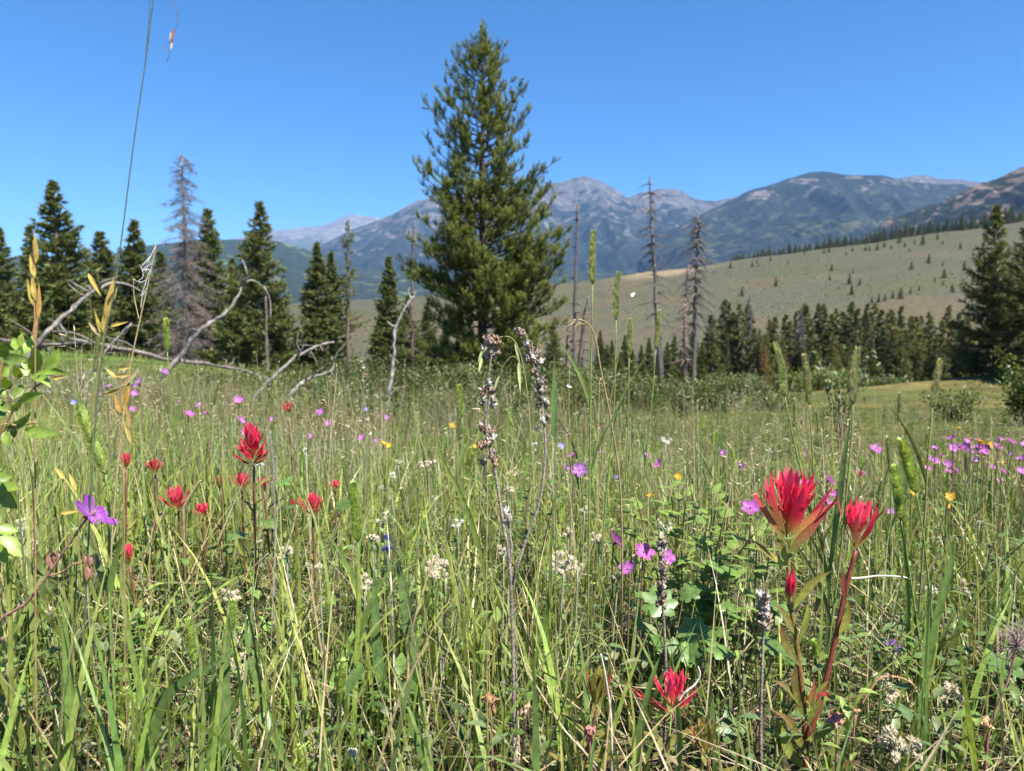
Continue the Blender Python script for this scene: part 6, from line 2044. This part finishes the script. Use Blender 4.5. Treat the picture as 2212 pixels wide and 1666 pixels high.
TIPC = (0.34, 0.28, 0.12)
grass_layer("meadow_grass", "green grass blades filling the near meadow", 0.52, 3.6, 33000, 0.10, 0.33, 0.0028, 0.0078, GREENS * A3(1.02, 1.05, 1.0), 6, 1, tipc=TIPC, gap=0.46)
grass_layer("fine_grass", "fine short green grass low in the near meadow", 0.50, 3.2, 26000, 0.05, 0.20, 0.0014, 0.0034, GREENS * 0.85, 3, 2, lean=0.4, curl=0.9)
grass_layer("dry_grass", "dry tan grass stems mixed through the near meadow", 0.55, 3.6, 12000, 0.10, 0.36, 0.0011, 0.0028, DRYS, 5, 3, lean=0.35, curl=0.5, mat=M_STRAW)
grass_layer("tall_stems", "thin tall green and straw stems over the near meadow", 0.9, 13.0, 15000, 0.30, 0.64, 0.0011, 0.0021, np.concatenate([GREENS * 0.9, DRYS[:4] * 0.8]), 6, 4, lean=0.10, curl=0.22, mat=M_STRAW, gap=0.45)
grass_layer("middle_grass", "green grass of the middle meadow", 3.4, 15, 62000, 0.12, 0.36, 0.005, 0.011, GREENS * A3(0.50, 0.54, 0.5), 2, 5, power=0.6, tipc=TIPC)
grass_layer("middle_dry_grass", "dry stems of the middle meadow", 3.4, 15, 34000, 0.16, 0.42, 0.003, 0.006, DRYS * 0.55, 2, 6, power=0.6, mat=M_STRAW, lean=0.2, curl=0.3)
grass_layer("far_grass", "short green grass of the far meadow", 14, 100, 46000, 0.12, 0.32, 0.03, 0.07, GREENS * A3(0.58, 0.54, 0.5), 2, 7, power=0.5, tipc=TIPC, gap=0.2)


def edge_grass():
    """low sward round the photographer's feet, under the lower edge of the picture"""
    rg = np.random.default_rng(66)
    n = 9000
    X = rg.uniform(-1.5, 1.5, n)
    Y = rg.uniform(-0.9, 0.9, n)
    k = (Y < 0.52) | (np.abs(X) > 0.78 * Y + 0.3)
    X, Y = X[k], Y[k]
    n = len(X)
    B = np.stack([X, Y, gz(X, Y) - 0.01], -1)
    m = M()
    c = pick(GREENS, n, rg)
    blades(m, B, rg.uniform(0.05, 0.15, n), rg.uniform(0.002, 0.006, n), rg.uniform(0, 6.28, n), np.abs(rg.normal(0, 0.3, n)), rg.normal(0.3, 0.6, n), 3, c, c * 1.1, rg.uniform(-1, 1, n))
    tag(m.build("trodden_grass", M_GRASS), "short trodden grass at the very near edge of the meadow", "grass", kind="stuff")


edge_grass()


# litter: dead stems lying about near the ground
def litter():
    rg = np.random.default_rng(321)
    B = scatter(0.52, 3.2, 15000, rg)
    N = len(B)
    B[:, 2] += np.abs(rg.normal(0, 0.05, N))
    L = rg.uniform(0.05, 0.22, N)
    m = M()
    trip(m, B, L, rg.uniform(0.0012, 0.0034, N), rg.uniform(0, 6.28, N), rg.uniform(0.9, 1.6, N), rg.normal(0, 0.35, N), 3, pick(DRYS * 0.95, N, rg), pick(DRYS, N, rg), rg.uniform(-1.5, 1.5, N))
    tag(m.build("grass_litter", M_STRAW), "dead tan and grey stems lying tangled near the ground", "grass litter", kind="stuff")


litter()


def cover(name, label, y0, y1, n, seed, Lm, zmax, pal, up=0.5, clus=9):
    rg = np.random.default_rng(seed)
    nb = n // clus
    B = scatter(y0, y1, nb, rg)
    d = patch(B, 1.8, seed)
    B = B[d > 0.36]
    nb = len(B)
    H = rg.uniform(0.25, 1.0, nb) * zmax * hscale(B) * open_right(B) * (0.6 + 0.8 * patch(B, 1.1, seed + 3))
    P = np.repeat(B, clus, 0)
    k = np.tile(np.arange(clus), nb)
    f = (k + 0.5) / clus
    az = rg.uniform(0, 6.28, nb).repeat(clus) + k * 2.4
    sp = 0.012 + 0.02 * (1 - f)
    dirn = np.stack([np.cos(az), np.sin(az), np.full(len(az), up) + rg.normal(0, 0.4, len(az))], -1)
    dirn = nrm(dirn)
    lean = rg.normal(0, 0.14, (nb, 2)).repeat(clus, 0)
    P = P + np.stack([lean[:, 0] * H.repeat(clus) * f + np.cos(az) * sp * 0.3, lean[:, 1] * H.repeat(clus) * f + np.sin(az) * sp * 0.3, H.repeat(clus) * (0.15 + 0.85 * f)], -1)
    L = Lm * rg.uniform(0.55, 1.3, nb).repeat(clus) * rg.uniform(0.7, 1.2, len(P))
    c = pick(pal, nb, rg, 0.15).repeat(clus, 0) * rg.uniform(0.85, 1.2, (len(P), 1))
    ok = keep(P, P + dirn * L[:, None])
    m = M()
    Nv = nrm(np.stack([-dirn[:, 0] * 0.5, -dirn[:, 1] * 0.5, np.ones(len(P))], -1))
    Wd = L * rg.uniform(0.3, 0.55, len(P))
    far = (P[:, 1] > 1.5) if (y0 < 2 and Lm >= 0.02) else np.ones(len(P), bool)
    for sel, lt in ((ok & ~far, False), (ok & far, True)):
        if sel.any():
            leaves(m, P[sel], dirn[sel], Nv[sel], L[sel], Wd[sel], c[sel], lite=lt)
    # stalks of those little plants
    tip = B + np.stack([lean[::clus, 0] * H, lean[::clus, 1] * H, H], -1)
    kk = keep(B, tip)
    s = np.repeat(A3(0.0009, 0, 0)[None], kk.sum(), 0)
    V = np.stack([B[kk] - s, B[kk] + s, tip[kk] + s * 0.6, tip[kk] - s * 0.6], 1).reshape(-1, 3)
    m.add(V, (0.16, 0.15, 0.06), None, np.arange(len(V)).reshape(-1, 4))
    tag(m.build(name, M_LEAF), label, "ground cover", kind="stuff")


LEAFP = np.array([(0.10, 0.165, 0.035), (0.13, 0.20, 0.045), (0.16, 0.22, 0.05), (0.09, 0.14, 0.05), (0.17, 0.19, 0.09), (0.12, 0.155, 0.06)]) * 1.2
cover("leafy_ground_cover", "small leafy green herbs crowding the near meadow", 0.55, 3.4, 34000, 51, 0.024, 0.20, LEAFP)
cover("clover_ground_cover", "tiny round leaves low in the near meadow", 0.55, 2.6, 15000, 52, 0.014, 0.09, LEAFP, 0.2, 7)
cover("silvery_ground_cover", "grey green small leaves scattered in the meadow", 0.6, 3.2, 7000, 53, 0.022, 0.16, np.array([(0.20, 0.22, 0.14), (0.17, 0.20, 0.12), (0.24, 0.18, 0.10)]))
cover("middle_herbs", "leafy herbs of the middle meadow", 3.2, 14, 40000, 54, 0.05, 0.24, LEAFP * 0.7, 0.5, 6)


# loose grass panicles (fescue and brome) standing above the sward
def panicles():
    rg = np.random.default_rng(808)
    n = 760
    B = np.concatenate([scatter(0.9, 2.6, 200, rg), scatter(1.2, 7.0, n - 200, rg)])
    m = M()
    P_, D_, C_ = [], [], []
    for b in B:
        H = rg.uniform(0.34, 0.52) * float(hscale(b[None])[0])
        az = rg.uniform(0, 6.28)
        ln = rg.uniform(0, 0.16)
        t = np.linspace(0, 1, 9)[:, None]
        path = b + A3(0, 0, H) * t + A3(math.cos(az), math.sin(az), 0) * H * ln * t ** 2
        if not keep(path[None, 0], path[None, -1])[0]:
            continue
        col = DRYS[int(rg.integers(0, 4))] if rg.uniform() < 0.7 else A3(0.26, 0.24, 0.10)
        path = path[::2] if b[1] > 2.5 else path
        t = np.linspace(0, 1, len(path))[:, None]
        tube(m, path, np.linspace(0.0011, 0.0006, len(path)), col, 3, False)
        for k in range(14 if b[1] < 3 else 9):
            f = rg.uniform(0.62, 1.0)
            a = path[0] + (path[-1] - path[0]) * f
            a = np.array([np.interp(f, t[:, 0], path[:, q]) for q in range(3)])
            d = nrm(A3(rg.normal(0, 1), rg.normal(0, 1), rg.uniform(0.2, 1.6)))
            l = (1.05 - f) * 0.09 + 0.006
            e = a + d * l
            s_ = A3(0.0005, 0, 0.0003)
            m.add(np.array([a - s_, a + s_, e]), col, [(0, 1, 2)])
            P_.append(e)
            D_.append(d)
            C_.append(np.array(col) * 1.1)
    needles(m, np.array(P_), nrm(np.array(D_) + A3(0, 0, -0.3)), 2, 0.011, 0.0026, 0.12, np.array(C_), rg)
    tag(m.build("grass_panicles", M_STRAW), "feathery straw coloured grass panicles above the meadow", "grass", kind="stuff")


panicles()
